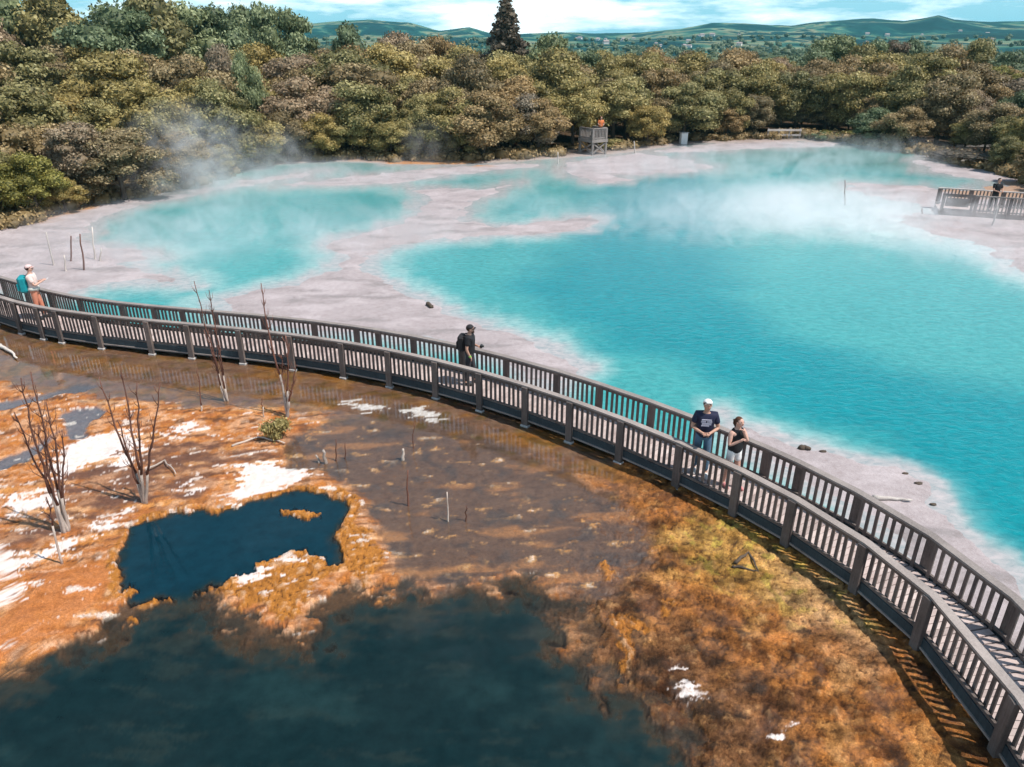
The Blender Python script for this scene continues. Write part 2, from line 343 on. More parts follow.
def fields(x, y):
    n = {}
    pd = path_dist(x, y); n['pd'] = pd
    lakeside = pd > WID*.55
    wx = fbm(x*.9, y*.9, 4, 3)*.22; wy = fbm(x*.9, y*.9, 4, 31)*.22
    wx2 = wx + fbm(x*5, y*5, 3, 5)*.06; wy2 = wy + fbm(x*5, y*5, 3, 51)*.06
    X, Y = x+wx2, y+wy2
    r = np.hypot(x, y)
    near = ~lakeside
    z = np.full(x.shape, .03)
    # --- near side
    rough = fbm(x*2.6, y*3.2, 6, 33, .62)*.30
    up = sd(UPPER, X, Y)+rough*.42; lo = sd(LOWER, X, Y, 4)+rough
    isl = np.maximum.reduce([sd(q, X, Y) for q in (ISLE, RIM, ISLE2, ISLE3, ISLE4, ISLE5, ISLE6, ISLE7)])+rough*.75
    lump = np.abs(perlin(x*3.8+wx*4, y*3.8+wy*4, 61))+.6*np.abs(perlin(x*8+3+wx*6, y*8, 62))+.4*np.abs(perlin(x*17, y*17, 63))
    mud = sd(MUD, X, Y)
    chan = np.maximum.reduce([sd(q, X, Y) for q in CHAN])
    right = sstep(1.0, 2.6, x + .18*(14-y) + wx*2)
    crn = ridged(x*2.1+wx, y*2.1+wy, 4, 7); fine = fbm(x*7, y*7, 4, 9)
    z += .018*crn + .02*fbm(x*.8,y*.8,3,12) + .012*fine
    mm = sstep(-.25,.25,mud+rough*.7); z = z*(1-mm)+mm*(-.021+.028*fbm(x*1.3,y*2.6,6,77,.6)+.005*fine+.03*sstep(.3,.6,fbm(x*1.6,y*3.4,6,49,.62))*lump)
    fw = np.clip(1.35-.17*x, .9, 3.0)
    film = sstep(fw+.35, fw-.35, -pd+.5*wx2*4) * sstep(3.4, 1.6, x)     # wet strip along the walkway
    z = z*(1-film)+film*(-.022+.018*fbm(x*1.1,y*1.6,4,15))
    z -= .06*sstep(-.08,.12,chan)
    depth = np.maximum(sstep(-.02,.16,up)*.5*np.where(up>-1,1,0), sstep(.10,1.5,lo+.6*fbm(x*1.2,y*1.2,5,19,.6)-.28*sstep(-.3,1.2,x)*sstep(8,9,y))*.55)
    sh = sstep(-.10, .08, lo); z = z*(1-sh)+sh*(-.045+.02*sstep(-.3,1,x)+(.05+.03*sstep(-.3,1,x))*fbm(x*1.7,y*2.3,6,20,.62))
    lift = sstep(-.06, .08, isl)
    z = z - depth
    z = z*(1-lift) + lift*(.012+.045*lump+.01*fine)
    rim = sstep(.16,.02,np.abs(up+.06))*(1-lift)*sstep(-.3,.2,fbm(x*1.6,y*1.6,3,21)); z += rim*.05*lump
    z += right*sstep(.1,-.25,lo)*(.045*lump-.01)*(1-film)
    sl = sd(ORANGE_SLOPE, X, Y); z += sstep(-.1,.6,sl)*.05
    zn = z
    # --- lake side
    lk = sd(LAKE, x+wx, y+wy, 400)
    bs = [sd(b, x+wx*np.clip(r/14,1,3), y+wy*np.clip(r/14,1,3), 6) for b in BANKS]
    bank = np.maximum.reduce(bs); soft = np.clip(r/40, .35, 1.6)
    bk = bank+soft*.5*fbm(x*.5,y*.9,5,24,.6); zl = -.13*sstep(.25*soft, -1.3*soft, bk)-.34*sstep(-.5*soft, -3.2*soft, bk) + .05*sstep(-.05, .9, bk) - .014 + .014*fbm(x*.5,y*1.1,5,23)
    zl = np.maximum(zl, .07*sstep(.9,-.4,lk)+.4*sstep(0, 6, -lk)-.6*sstep(.0,1.8,lk)-.02)
    # at the walkway itself: ground just under the deck
    t = sstep(.3, .9, pd); zz = zn*(1-t)+np.minimum(zl,.08)*t
    n.update(z=zz, up=up, lo=lo, isl=isl, mud=mud, chan=chan, right=right, crn=crn, fine=fine, film=film, lk=lk, bank=bank, soft=soft, t=t, sl=sl, X=X, Y=Y, r=r, lump=lump, rough=rough, mm=mm, wx=wx, wy=wy, near=near)
    return n

gx, gy, gq = polar_grid(2.5, 330, .023, 40, .085, 11.5, 82)
n = fields(gx, gy); z = n['z']; r = n['r']
st = fbm(gx*.55+gy*.12, gy*1.9-gx*.25, 5, 41); st2 = fbm(gx*1.3, gy*3.2-gx*.5, 5, 43); cl = fbm(gx*1.7, gy*1.7, 5, 45)
N = len(gx)
c = np.empty((N,3)); c[:] = (.50,.18,.042)
c = pmix(c, (.64,.29,.085), sstep(.0,.6,st)*.9)
c = pmix(c, (.36,.12,.035), sstep(.0,-.55,st2)*.8)
c = pmix(c, (.12,.05,.022), sstep(.35,.65,cl-.35*st)*.75)
c = pmix(c, (.86,.62,.44), sstep(.2,.55,n['crn']+.25*cl)*sstep(-.1,.4,st2+.2)*.32)
sk_ = fbm(gx*.9+gy*.25, gy*5.5-gx*1.3, 6, 47, .6)
c = pmix(c, (.88,.60,.42), sstep(.25,.55,sk_)*.4); c = pmix(c, (.15,.06,.028), sstep(-.12,-.42,sk_)*.9)
wet = sstep(.1,.5,-st2)*.35
for B in (BROWN1, BROWN2):
    m = sstep(-.25,.3, sd(B, n['X'], n['Y'])+.45*cl-.35*sstep(.0,.5,st)); m = m*(.45+.55*sstep(.25,-.2,st2)); c = pmix(c, (.14,.062,.036), m*.95); wet = np.maximum(wet, m*.5)
m = sstep(-.08,.2,n['sl']); c = pmix(c, (.50,.175,.05), m*.85)
# right-hand mats: rough ochre and rust with brown hollows
R = n['right']; c2 = np.empty((N,3)); c2[:] = (.46,.175,.04)
c2 = pmix(c2, (.62,.31,.10), sstep(.1,.6,cl+.4*st)*.7)
c2 = pmix(c2, (.17,.075,.028), sstep(.05,-.45,n['crn']+.4*cl)*.85)
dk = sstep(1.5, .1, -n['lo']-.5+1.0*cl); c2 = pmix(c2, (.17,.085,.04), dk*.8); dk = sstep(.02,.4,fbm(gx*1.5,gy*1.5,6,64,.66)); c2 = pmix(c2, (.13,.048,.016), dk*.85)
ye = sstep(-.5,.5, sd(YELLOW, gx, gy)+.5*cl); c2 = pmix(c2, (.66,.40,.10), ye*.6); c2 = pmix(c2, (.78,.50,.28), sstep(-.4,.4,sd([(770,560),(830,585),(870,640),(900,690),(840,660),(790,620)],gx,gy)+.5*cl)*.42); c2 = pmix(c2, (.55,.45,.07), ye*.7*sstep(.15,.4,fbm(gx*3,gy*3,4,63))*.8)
c2 = pmix(c2, (.10,.04,.014), sstep(.40,.12,n['lump'])*.85); c2 = pmix(c2, (.80,.46,.20), sstep(.8,1.15,n['lump'])*.35)  # lump shading put into mat colour: creases darkened, tops lightened
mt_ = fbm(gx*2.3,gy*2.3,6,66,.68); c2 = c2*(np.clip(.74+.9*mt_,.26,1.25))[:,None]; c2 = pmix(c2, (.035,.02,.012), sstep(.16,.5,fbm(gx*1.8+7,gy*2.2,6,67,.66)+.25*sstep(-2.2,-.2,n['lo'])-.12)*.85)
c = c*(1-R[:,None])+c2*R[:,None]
wet = np.maximum(wet, R*.5*sstep(-.1,.4,fbm(gx*2,gy*2,4,65)))
# brown shallow flats
m = n['mm']; c3 = np.empty((N,3)); c3[:] = (.14,.075,.045)
c3 = pmix(c3, (.36,.16,.06), sstep(.15,.5,st)*.8); tf = fbm(gx*1.6,gy*3.4,6,49,.62); c3 = pmix(c3, (.52,.27,.10), sstep(.28,.5,tf)*.85); c3 = pmix(c3, (.62,.48,.38), sstep(.5,.62,tf+.12*n['fine'])*.9); c3 = pmix(c3, (.07,.05,.042), sstep(.05,.5,-cl)*.7)
c = c*(1-m[:,None])+c3*m[:,None]; wet = np.maximum(wet, m*.8)
# strip beside the walkway: olive and orange film
fm = n['film']; c4 = np.empty((N,3)); c4[:] = (.13,.08,.06)
ol = sstep(-.05,.4,fbm(gx*.8,gy*1.2,4,71)+.15*np.sin(gx*.8)); c4 = pmix(c4, (.22,.095,.015), ol*.9); c4 = pmix(c4, (.08,.056,.010), sstep(.1,.4,fbm(gx*2,gy*2,4,73))*.8)
c = c*(1-.8*fm[:,None])+c4*.8*fm[:,None]; wet = np.maximum(wet, fm*.7)
m = sstep(-.05,.08,n['chan']); c = pmix(c, (.13,.12,.14), m*.9); wet = np.maximum(wet, m)
# rims and islands of curled mat
m = np.maximum(sstep(-.03,.06,n['isl']), sstep(.15,.04,np.abs(n['up']+.06)+.12*fbm(gx*1.8,gy*2.2,3,83)+.03))
c5 = np.empty((N,3)); c5[:] = (.44,.175,.032); c5 = pmix(c5, (.90,.66,.46), sstep(.65,1.1,n['lump'])*.38); c5 = pmix(c5, (.10,.04,.014), sstep(.36,.12,n['lump'])*.9)  # creases darkened: shade between lumps put into rim and island colour
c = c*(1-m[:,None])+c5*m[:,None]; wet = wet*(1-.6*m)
# salt crust
wh = np.zeros(N)
for k, Wp in enumerate(WHITE):
    d = sd(Wp, n['X'], n['Y'], 1.5)+.46*fbm(gx*1.5+gy*.4,gy*5.6-gx*1.1,6,91,.66)-.05
    m = sstep(-.03,.05,d)*(.75+.25*sstep(-.2,.3,fbm(gx*6,gy*9,4,92))); c = pmix(c, (.76,.69,.66), m); wet = wet*(1-m); wh = np.maximum(wh, m)
m = sstep(.33,.47,fbm(gx*1.4+gy*.3,gy*4.6-gx*.9,6,95,.62))*(gx<-1.5)*(n['mud']<0)*(1-n['film'])*.9; c = pmix(c, (.74,.63,.56), m)
# beds of the pools: brown shelf, then blue-black, light lost with depth put into bed colour
dz = -z; m = sstep(.010,.045,dz)*(n['t']<.5)*np.maximum(sstep(-.1,.1,n['lo']),sstep(-.05,.05,n['up']))
bed = np.empty((N,3)); bed[:] = (.12,.062,.03); bed = pmix(bed, (.05,.036,.024), sstep(-.25,.25,fbm(gx*2.1,gy*2.6,6,68,.66))); bed = pmix(bed, (.02,.03,.028), sstep(.12,.28,dz)); bed = pmix(bed, (.006,.027,.033), sstep(.25,.45,dz))
bed = pmix(bed, (.003,.032,.046), sstep(.1,.5,n['up'])*(n['up']>-1))
c = c*(1-m[:,None])+bed*m[:,None]
# lake banks and the floor of the bush
T = n['t']; cb = np.empty((N,3)); cb[:] = (.385,.335,.34)
cb = pmix(cb, (.455,.40,.408), sstep(-.1,.4,fbm(gx*.5,gy*.9,5,101))); cb = pmix(cb, (.25,.225,.225), sstep(.0,.5,fbm(gx*.35,gy*1.1,6,103,.6))*.75); cb = pmix(cb, (.27,.33,.33), sstep(.25,-.1,n['bank']/n['soft'])*.5)
cb = pmix(cb, (.36,.27,.23), sstep(1.4,-.3,n['lk']+.5*fbm(gx*.5,gy*.5,3,5))*.7)
ora = sd([(365,160),(400,158),(480,160),(480,166),(400,166)], gx, gy, 6); cb = pmix(cb, (.5,.22,.07), sstep(-1.0,.8,ora+1.5*fbm(gx*.4,gy*.8,3,8)))
ora = sd([(935,186),(1100,175),(1100,200),(960,198)], gx, gy, 6); cb = pmix(cb, (.36,.21,.12), sstep(-1.0,.8,ora+1.8*fbm(gx*.5,gy*.8,4,9))*.8)
ora = sd([(35,213),(100,205),(100,209),(40,222)], gx, gy, 6); cb = pmix(cb, (.40,.22,.11), sstep(-.5,.5,ora+.8*fbm(gx*.5,gy*.8,3,9)))
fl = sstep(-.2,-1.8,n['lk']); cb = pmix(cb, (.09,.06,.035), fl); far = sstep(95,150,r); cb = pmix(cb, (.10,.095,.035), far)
c = c*(1-T[:,None])+cb*T[:,None]; wet = wet*(1-T)
me = np_mesh('ground', np.c_[gx,gy,z], gq); attr(me, 'gcol', np.clip(c,0,1)); attr(me, 'wet', np.clip(wet,0,1)); attr(me, 'det', np.clip(1-.72*T*(1-fl)-.6*wh-.4*(1-R)*(1-T)-.15*R*(1-T),.1,1))
tag(mesh_obj('ground', me, M['ground'], smooth=True), kind='structure')

# water sheets
def cut(x, y, q, keep):
    k = keep[q].all(1); q = q[k]; used = np.unique(q); mp = np.full(len(x), -1); mp[used] = np.arange(len(used))
    return x[used], y[used], mp[q]
wx_, wy_, wq = polar_grid(2.5, 130, .06, 42, .15, 9.0, 82)
pdw = path_dist(wx_, wy_); lkw = sd(LAKE, wx_, wy_, 60)
x, y, q = cut(wx_, wy_, wq, (pdw > .55) & (lkw > -2.5))
n = fields(x, y); dep = -n['z']
op = np.ones_like(dep)
w = np.empty((len(x),3)); w[:] = (.27,.47,.46)
w = pmix(w, (.055,.345,.345), sstep(.12,.42,dep+.08*fbm(x*.3,y*.5,4,111)))
edge = dep+.05*fbm(x*.8,y*1.3,4,119); dp = sd(DEEP, x, y, 12)/np.clip(n['r']/22,.5,3); w = pmix(w, (.0,.245,.28), sstep(-1.7,1.1,dp+.7*fbm(x*.35,y*.6,5,113)))
for D_ in (DEEP2, DEEP3): w = pmix(w, (.015,.30,.295), sstep(-1.0,1.0,sd(D_, x, y, 6)/1.2+.5*fbm(x*.4,y*.8,4,115))*.85)
for D_ in GREENW: w = pmix(w, (.06,.24,.21), sstep(-1.2,.8,sd(D_, x, y, 8)/1.5+.8*fbm(x*.25,y*.5,4,117))*.8)
w = w*.9; w = pmix(w, (.40,.385,.385), sstep(.155,.01,edge))
MILK_MIST = [(730,195),(800,186),(900,192),(1040,225),(1040,285),(960,250),(860,238),(760,232)]  # milky shallows, plus the white of the mist put into water colour
w = pmix(w, (.56,.60,.60), sstep(-3,3,sd(MILK_MIST, x, y, 10)+2*fbm(x*.2,y*.35,5,121))*.75)
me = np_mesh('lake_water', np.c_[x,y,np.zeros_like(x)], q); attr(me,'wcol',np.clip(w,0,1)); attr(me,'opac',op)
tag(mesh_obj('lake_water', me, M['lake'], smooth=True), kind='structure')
wx_, wy_, wq = polar_grid(2.5, 40, .035, 42, .12, 11.0, 82)
x, y, q = cut(wx_, wy_, wq, path_dist(wx_, wy_) < .5)
n = fields(x, y); dep = -n['z']; cl = fbm(x*1.3, y*1.3, 5, 131)
w = np.empty((len(x),3)); w[:] = (.050,.036,.022); w = pmix(w, (.028,.028,.022), sstep(-.2,.3,cl)); w = pmix(w, (.012,.024,.024), sstep(.10,.24,dep+.05*cl)); w = pmix(w, (.0042,.0165,.019), sstep(.22,.45,dep)); bsh = fbm(x*.8+y*.2, y*2.6, 6, 135, .62); w = pmix(w, (.040,.031,.020), sstep(1.5,.1,n['lo'])*sstep(-.1,.35,bsh)*.85); w = pmix(w, (.018,.030,.027), sstep(.15,.5,bsh)*.5)
w = pmix(w, (.012,.034,.036), sstep(.1,.6,fbm(x*.45,y*.7,5,133))*.6*sstep(.2,.5,dep)); w = pmix(w, (.0025,.026,.042), sstep(.0,.25,n['up'])*(n['up']>-1))
me = np_mesh('pond_water', np.c_[x,y,np.full_like(x,-.004)], q); attr(me,'wcol',w); attr(me,'opac',sstep(.03,.20,dep)); attr(me,'sheen',np.maximum.reduce([n['film'],.6*n['mm'],sstep(-.1,.05,n['chan'])])*sstep(.1,.04,dep))
tag(mesh_obj('pond_water', me, M['pond'], smooth=True), kind='structure')
del gx, gy, gq, c, c2, c3, c4, c5, cb, bed

# far hills
def interp_px(pts, u): 
    p = np.array(pts, float); return np.interp(u, p[:,0], p[:,1])
RIDGE = [(-400,30),(0,28),(200,26),(300,24),(330,22),(370,19),(410,23),(440,31),(470,27),(490,33),(520,34),(560,32),(600,34),(640,33),(680,29),(710,24),(740,24),(790,26),(830,22),(870,20),(900,22),(918,19),(933,15),(950,19),(985,22),(1024,22),(1200,26),(1500,30)]
FRONT = [(-400,34),(300,34),(420,36),(470,38),(520,37),(620,39),(700,36),(760,34),(830,33),(900,36),(960,32),(1024,34),(1500,34)]
hr = np.r_[np.linspace(300,900,40), np.linspace(915,2300,110), np.linspace(2350,7000,30)]; ha = np.radians(np.arange(-60,60.01,.15))
Rg, Ag = np.meshgrid(hr, ha, indexing='ij'); hx = (Rg*np.sin(Ag)).ravel(); hy = (Rg*np.cos(Ag)).ravel(); Rf = Rg.ravel()
uu = CX + F*np.tan(Ag.ravel())*1.0/ (C_+0*Ag.ravel()) 
COSA = np.cos(Ag.ravel())
def ridge_h(px, u, Rr):
    v = interp_px(px, u); psi = np.arctan((CY-v)/F)-TH; return H+Rr*COSA*np.tan(psi)
h1 = ridge_h(RIDGE, uu, 1850); h0 = ridge_h(FRONT, uu, 1100)
nz = fbm(hx/260, hy/260, 4, 201)
nr = fbm(hx/120, hy/120, 4, 205)
h1 = h1+2.5*nr*(Rf>1500); h0 = h0+1.2*nr
hz = np.maximum(h1*sstep(1050,1850,Rf+110*nz), h0*sstep(550,1100,Rf+60*nz)*sstep(1500,1150,Rf)) + 2.2*nz*sstep(400,1000,Rf)*(Rf<1800) - .3
hz = hz*np.where(Rf>1900, np.clip(1-(Rf-1900)/3000,.2,1), 1)
i = np.arange(len(hx)).reshape(len(hr),len(ha)); hq = np.stack([i[:-1,:-1],i[:-1,1:],i[1:,1:],i[1:,:-1]],-1).reshape(-1,4)
t = NT('hill_pasture_bush_haze'); g = t.n('NewGeometry').outputs['Position']
mp = t.n('Mapping', {'Vector':g,'Scale':(.0045,.0022,.004)}).outputs[0]
f = t.noise(mp, 1.6, 5, .6, .6); f2 = t.noise(g, .03, 5, .65)
cc = t.ramp(f, [(.43,(.006,.04,.045)),(.49,(.012,.07,.068)),(.515,(.07,.17,.12)),(.56,(.24,.24,.15)),(.575,(.01,.055,.055))])  # pasture and bush, with the teal of distant air put into colour
cc = t.mix(.6, cc, t.ramp(f2, [(.35,(.5,.55,.5)),(.65,(1.2,1.2,1.15))]), 'MULTIPLY')
HILLM = t.surf(t.bsdf(Base_Color=cc, Roughness=.95, Specular_IOR_Level=.1))
tag(mesh_obj('hills', np_mesh('hills', np.c_[hx,hy,hz], hq), HILLM, smooth=True), kind='structure')
HZ = hz.reshape(len(hr), len(ha))
def hill_z(az, r):
    i = np.clip(np.searchsorted(hr, r)-1, 0, len(hr)-2); j = int(np.clip((az-ha[0])/(ha[1]-ha[0]), 0, len(ha)-2)); f = (r-hr[i])/(hr[i+1]-hr[i])
    return float(HZ[i,j]*(1-f)+HZ[i+1,j]*f)
#--PART3--
# ------------------------------------------------------------------ boardwalk
def frame(d, off, z):
    p, t, nn = path(d); o = p+nn*off; o.z = z
    return Matrix(((t.x,nn.x,0,o.x),(t.y,nn.y,0,o.y),(0,0,1,o.z),(0,0,0,1)))
def sweep(bm, off0, off1, z0, z1, d0, d1, step=.12, at_d=None):   # rectangular section swept along the walkway
    ds = list(np.arange(d0, d1, step))+[d1] if at_d is None else [d0]+[q for q in at_d if d0+.05 < q < d1-.05]+[d1]; rings = []
    for d in ds:
        p, t, nn = path(d)
        rings.append([bm.verts.new((p.x+nn.x*o, p.y+nn.y*o, zz)) for o, zz in ((off0,z0),(off1,z0),(off1,z1),(off0,z1))])
    for A, B in zip(rings, rings[1:]):
        for k in range(4): bm.faces.new((A[k],A[(k+1)%4],B[(k+1)%4],B[k]))
    bm.faces.new(rings[0][::-1]); bm.faces.new(rings[-1])
p0 = path(TOT*.5)[0]
walk = tag(empty('boardwalk', (p0.x,p0.y,0)), 'long curving timber boardwalk with slatted railings dividing the two pools', 'boardwalk')
bpy.context.view_layer.update()
WI = Matrix.Translation(-walk.location)
def wpart(name, bm, mat, parent=None, label=None):
    bmesh.ops.recalc_face_normals(bm, faces=bm.faces)
    bmesh.ops.transform(bm, matrix=WI, verts=bm.verts)
    me = bpy.data.meshes.new(name); bm.to_mesh(me); bm.free()
    o = mesh_obj(name, me, mat, parent or walk)
    if label: o['label'] = label
    return o
# deck: planks laid across, small gaps, each with its own tint
bm = bmesh.new(); tints = []
d = .02
while d < TOT-.1:
    w = .118; k = len(bm.verts); dz = random.uniform(-.003,.003)
    bbox(bm, -.5*w, .5*w, .05, WID-.05, ZD-.035+dz, ZD+dz, frame(d+w/2, 0, 0)); tints += [random.random()]*(len(bm.verts)-k); d += .124
bmesh.ops.recalc_face_normals(bm, faces=bm.faces); bmesh.ops.transform(bm, matrix=WI, verts=bm.verts)
me = bpy.data.meshes.new('deck'); bm.to_mesh(me); bm.free(); attr(me, 'tint', np.array(tints))
mesh_obj('deck', me, M['deck'], walk)
NP = [15,37,56,95,147,188,240,290,341,388,436,481,527,572,623,682,740,795,867,934,1020]
FP = [22,46,76,119,151,180,214,262,312,354,376,411,460,505,555,598,650,708,765,800,858,932,1015]
near_posts = sorted([s_of_u(u, 0, ZR-.05) for u in NP]); far_posts = sorted([s_of_u(u, WID, ZR-.05) for u in FP])
near_posts = [near_posts[0]-1.5*k for k in (3,2,1) if near_posts[0]-1.5*k > 0]+near_posts+[near_posts[-1]+1.45*k for k in (1,2) if near_posts[-1]+1.45*k < TOT]
far_posts = [far_posts[0]-1.5*k for k in (3,2,1) if far_posts[0]-1.5*k > 0]+far_posts+[far_posts[-1]+1.45*k for k in (1,2) if far_posts[-1]+1.45*k < TOT]
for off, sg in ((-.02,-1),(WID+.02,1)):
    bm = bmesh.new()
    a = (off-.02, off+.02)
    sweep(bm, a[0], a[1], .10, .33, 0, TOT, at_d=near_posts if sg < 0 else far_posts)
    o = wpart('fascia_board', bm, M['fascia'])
    bm = bmesh.new(); sweep(bm, (off-.045 if sg<0 else off+.022), (off-.022 if sg<0 else off+.045), .13, .165, 0, TOT, at_d=near_posts if sg < 0 else far_posts); wpart('edge_batten', bm, M['cap'])
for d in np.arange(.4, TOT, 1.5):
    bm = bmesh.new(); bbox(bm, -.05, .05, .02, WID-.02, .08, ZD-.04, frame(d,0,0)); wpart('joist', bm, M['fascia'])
cand = []
def railing(off, posts, outer, label):
    bm = bmesh.new()
    sweep(bm, off-.075, off+.075, ZR-.04, ZR, 0, TOT, at_d=posts)
    cap = wpart('railing', bm, M['cap'], label=label)
    bm = bmesh.new(); sweep(bm, off-.022, off+.022, ZR-.13, ZR-.042, 0, TOT, at_d=posts); wpart('top_rail', bm, M['rail'], cap)
    bm = bmesh.new(); sweep(bm, off-.022, off+.022, ZD+.035, ZD+.09, 0, TOT, at_d=posts); wpart('bottom_rail', bm, M['rail'], cap)
    for p in posts:
        bm = bmesh.new(); o = off+outer*.068; lean = Matrix.Rotation(random.uniform(-.012,.012), 4, 'Y')
        bbox(bm, -.085, .085, o-.045, o+.045, -.35, ZR-.043, frame(p,0,0)@lean, bev=.006)
        wpart('post', bm, M['rail'], cap)
        bm = bmesh.new(); bbox(bm, -.11, .11, o-.07, o+.07, -.3, .03, frame(p,0,0), bev=.015); wpart('footing', bm, M['concrete'], cap)
    for p in posts:                     # balusters between posts
        k = posts.index(p)
        if k+1 == len(posts): continue
        L = posts[k+1]-p; nb = max(2, int(round(L/.138)))
        for j in range(1, nb):
            dd = p+L*j/nb
            if L*min(j, nb-j)/nb < .1: continue
            cand.append((dd, off-outer*.034, cap))
near_cap = railing(0, near_posts, -1, 'railing nearest the camera, on the dark pool side')
far_cap = railing(WID, far_posts, 1, 'railing on the turquoise lake side')
for r_, nn_ in ((near_cap,1),(far_cap,1)):
    pass
def bal(bm, dd, off):
    J = Matrix.Rotation(random.uniform(-.012,.012),4,'Y')
    bbox(bm, -.031, .031, off-.012, off+.012, ZD+.0, ZR-.045, frame(dd,0,0)@J)
cand.sort(key=lambda q: path(q[0])[0].length + (0 if path(q[0])[0].y > 6.0 else 100))
rest = {}
for k, (dd, off, cap) in enumerate(cand):
    if k < 100:
        bm = bmesh.new(); bal(bm, dd, off); wpart('baluster', bm, M['rail'], cap)
    else:
        rest.setdefault(cap.name, (cap, bmesh.new())); bal(rest[cap.name][1], dd, off)
for cap, bm in rest.values(): tag(wpart('balusters', bm, M['rail'], cap), kind='stuff')

# ------------------------------------------------------------------ people
DG = bpy.context.evaluated_depsgraph_get
def skin(verts, edges, radii, sub=2, root=0):
    me = bpy.data.meshes.new('tmp'); me.from_pydata([tuple(v) for v in verts], edges, [])
    o = bpy.data.objects.new('tmp', me); COL.objects.link(o)
    m = o.modifiers.new('Skin', 'SKIN'); m.use_smooth_shade = True
    if not me.skin_vertices: raise RuntimeError('no skin layer')
    for i, r in enumerate(radii):
        me.skin_vertices[0].data[i].radius = (r,r) if not isinstance(r, tuple) else r
        me.skin_vertices[0].data[i].use_root = (i == root)
    ss = o.modifiers.new('Sub', 'SUBSURF'); ss.levels = sub; ss.render_levels = sub
    dg = bpy.context.evaluated_depsgraph_get(); dg.update()
    out = bpy.data.meshes.new_from_object(o.evaluated_get(dg)); bpy.data.objects.remove(o)
    return out
PM = {}
def pmat(name, col, rough=.75):
    if name not in PM: PM[name] = plain(name, col, rough, .12, 30, .25, .05)
    return PM[name]
SKIN = pmat('skin', (.52,.30,.22), .55); SKIN2 = pmat('pale_skin', (.60,.36,.28), .55)
DARK = pmat('dark_features', (.03,.02,.018)); LIP = pmat('lips', (.35,.13,.11))
def figure(label, pos, heading, height, arms, cat='person', skinm=SKIN, shirt=None, sleeves=True, bottom=None, shorts=False, shoes=None, look=(0,0), lean=0.0, hair=None, hairlong=False, cap=None, stance=(.1,.1), extras=None, group=None):
    k = height/1.75
    root = empty('person', pos, heading); tag(root, label, cat, group); root.scale = (k,k,k)
    V = {'pelvis':(0,0,.96),'belly':(0,.01,1.10),'chest':(0,.015+lean*.3,1.30),'nb':(0,.0+lean*.5,1.455),'neck':(0,.015+lean*.6,1.53)}
    hd = Vector((0,.03+lean*.7,1.63))
    for s_, nm in ((-1,'L'),(1,'R')):
        V['sh'+nm] = (s_*.175, lean*.45, 1.42); V['hip'+nm] = (s_*.085, 0, .90)
        fy = stance[0] if s_ < 0 else -stance[1]
        V['kn'+nm] = (s_*.10, fy*.5+.02, .49); V['an'+nm] = (s_*.11, fy, .085); V['toe'+nm] = (s_*.125, fy+.14, .035)
        el, wr = arms[0 if s_ < 0 else 1]; V['el'+nm] = el; V['wr'+nm] = wr
        a = Vector(el); b = Vector(wr); V['pa'+nm] = tuple(b+(b-a).normalized()*.065)
    rad = {'pelvis':(.15,.115),'belly':(.14,.105),'chest':(.165,.115),'nb':.085,'neck':.055,'sh':.066,'el':.042,'wr':.028,'pa':.036,'hip':.088,'kn':.058,'an':.038,'toe':.034}
    names = list(V); idx = {a:i for i,a in enumerate(names)}
    E = [('pelvis','belly'),('belly','chest'),('chest','nb'),('nb','neck')]
    for nm in 'LR': E += [('chest','sh'+nm),('sh'+nm,'el'+nm),('el'+nm,'wr'+nm),('wr'+nm,'pa'+nm),('pelvis','hip'+nm),('hip'+nm,'kn'+nm),('kn'+nm,'an'+nm),('an'+nm,'toe'+nm)]
    R = lambda a: rad[a] if a in rad else rad[a[:-1]]
    # head joins through the neck chain
    vs = [V[a] for a in names]+[tuple(hd+Vector((0,-.005,-.035))), tuple(hd+Vector((0,0,.03))), tuple(hd+Vector((0,-.01,.085)))]
    n0 = len(names); es = [(idx[a],idx[b]) for a,b in E]+[(idx['neck'],n0),(n0,n0+1),(n0+1,n0+2)]
    me = skin(vs, es, [R(a) for a in names]+[.072,.088,.06])
    bm = bmesh.new(); bm.from_mesh(me); bpy.data.meshes.remove(me)
    # face and fingers
    Rh = Matrix.Rotation(look[0],4,'Z') @ Matrix.Rotation(-look[1],4,'X'); T = lambda p: hd+Rh@Vector(p)
    for f in bm.faces: f.material_index = 0; f.smooth = True
    def add(fn, mi):
        k0 = len(bm.faces); fn(); bm.faces.ensure_lookup_table()
        for f in bm.faces[k0:]: f.material_index = mi; f.smooth = True
    add(lambda: ball(bm, T((0,.022,.015)), .088, 2, (.85,1.02,1.18)), 0)
    add(lambda: tube(bm, [T((0,.098,.035)),T((0,.124,-.005)),T((0,.105,-.016))],[.009,.017,.012],6), 0)
    for sx in (-1,1):
        add(lambda: ball(bm, T((sx*.032,.103,.03)), .011, 1), 1)
        add(lambda: ball(bm, T((sx*.078,.015,.012)), .026, 1, (.4,.8,1.2)), 0)
    add(lambda: ball(bm, T((0,.102,-.045)), .022, 1, (1,.4,.35)), 2)
    for nm, sx in (('L',-1),('R',1)):
        w = Vector(V['wr'+nm]); p = Vector(V['pa'+nm]); d = (p-w).normalized()
        side = d.cross(Vector((0,0,1))); side = side.normalized() if side.length > .1 else Vector((1,0,0)); up = side.cross(d)
        for q, ln in enumerate((.062,.072,.068,.052)):
            b0 = p+side*(q-1.5)*.018-d*.01
            add(lambda: tube(bm, [b0, b0+d*ln*.6-up*.006, b0+d*ln*.9-up*.024, b0+d*ln*.95-up*.04],[.0095,.0088,.008,.006],6), 0)
        b0 = w+d*.03-side*sx*.03
        add(lambda: tube(bm, [b0, b0-side*sx*.022+d*.03+up*.006, b0-side*sx*.018+d*.055-up*.006],[.011,.010,.007],6), 0)
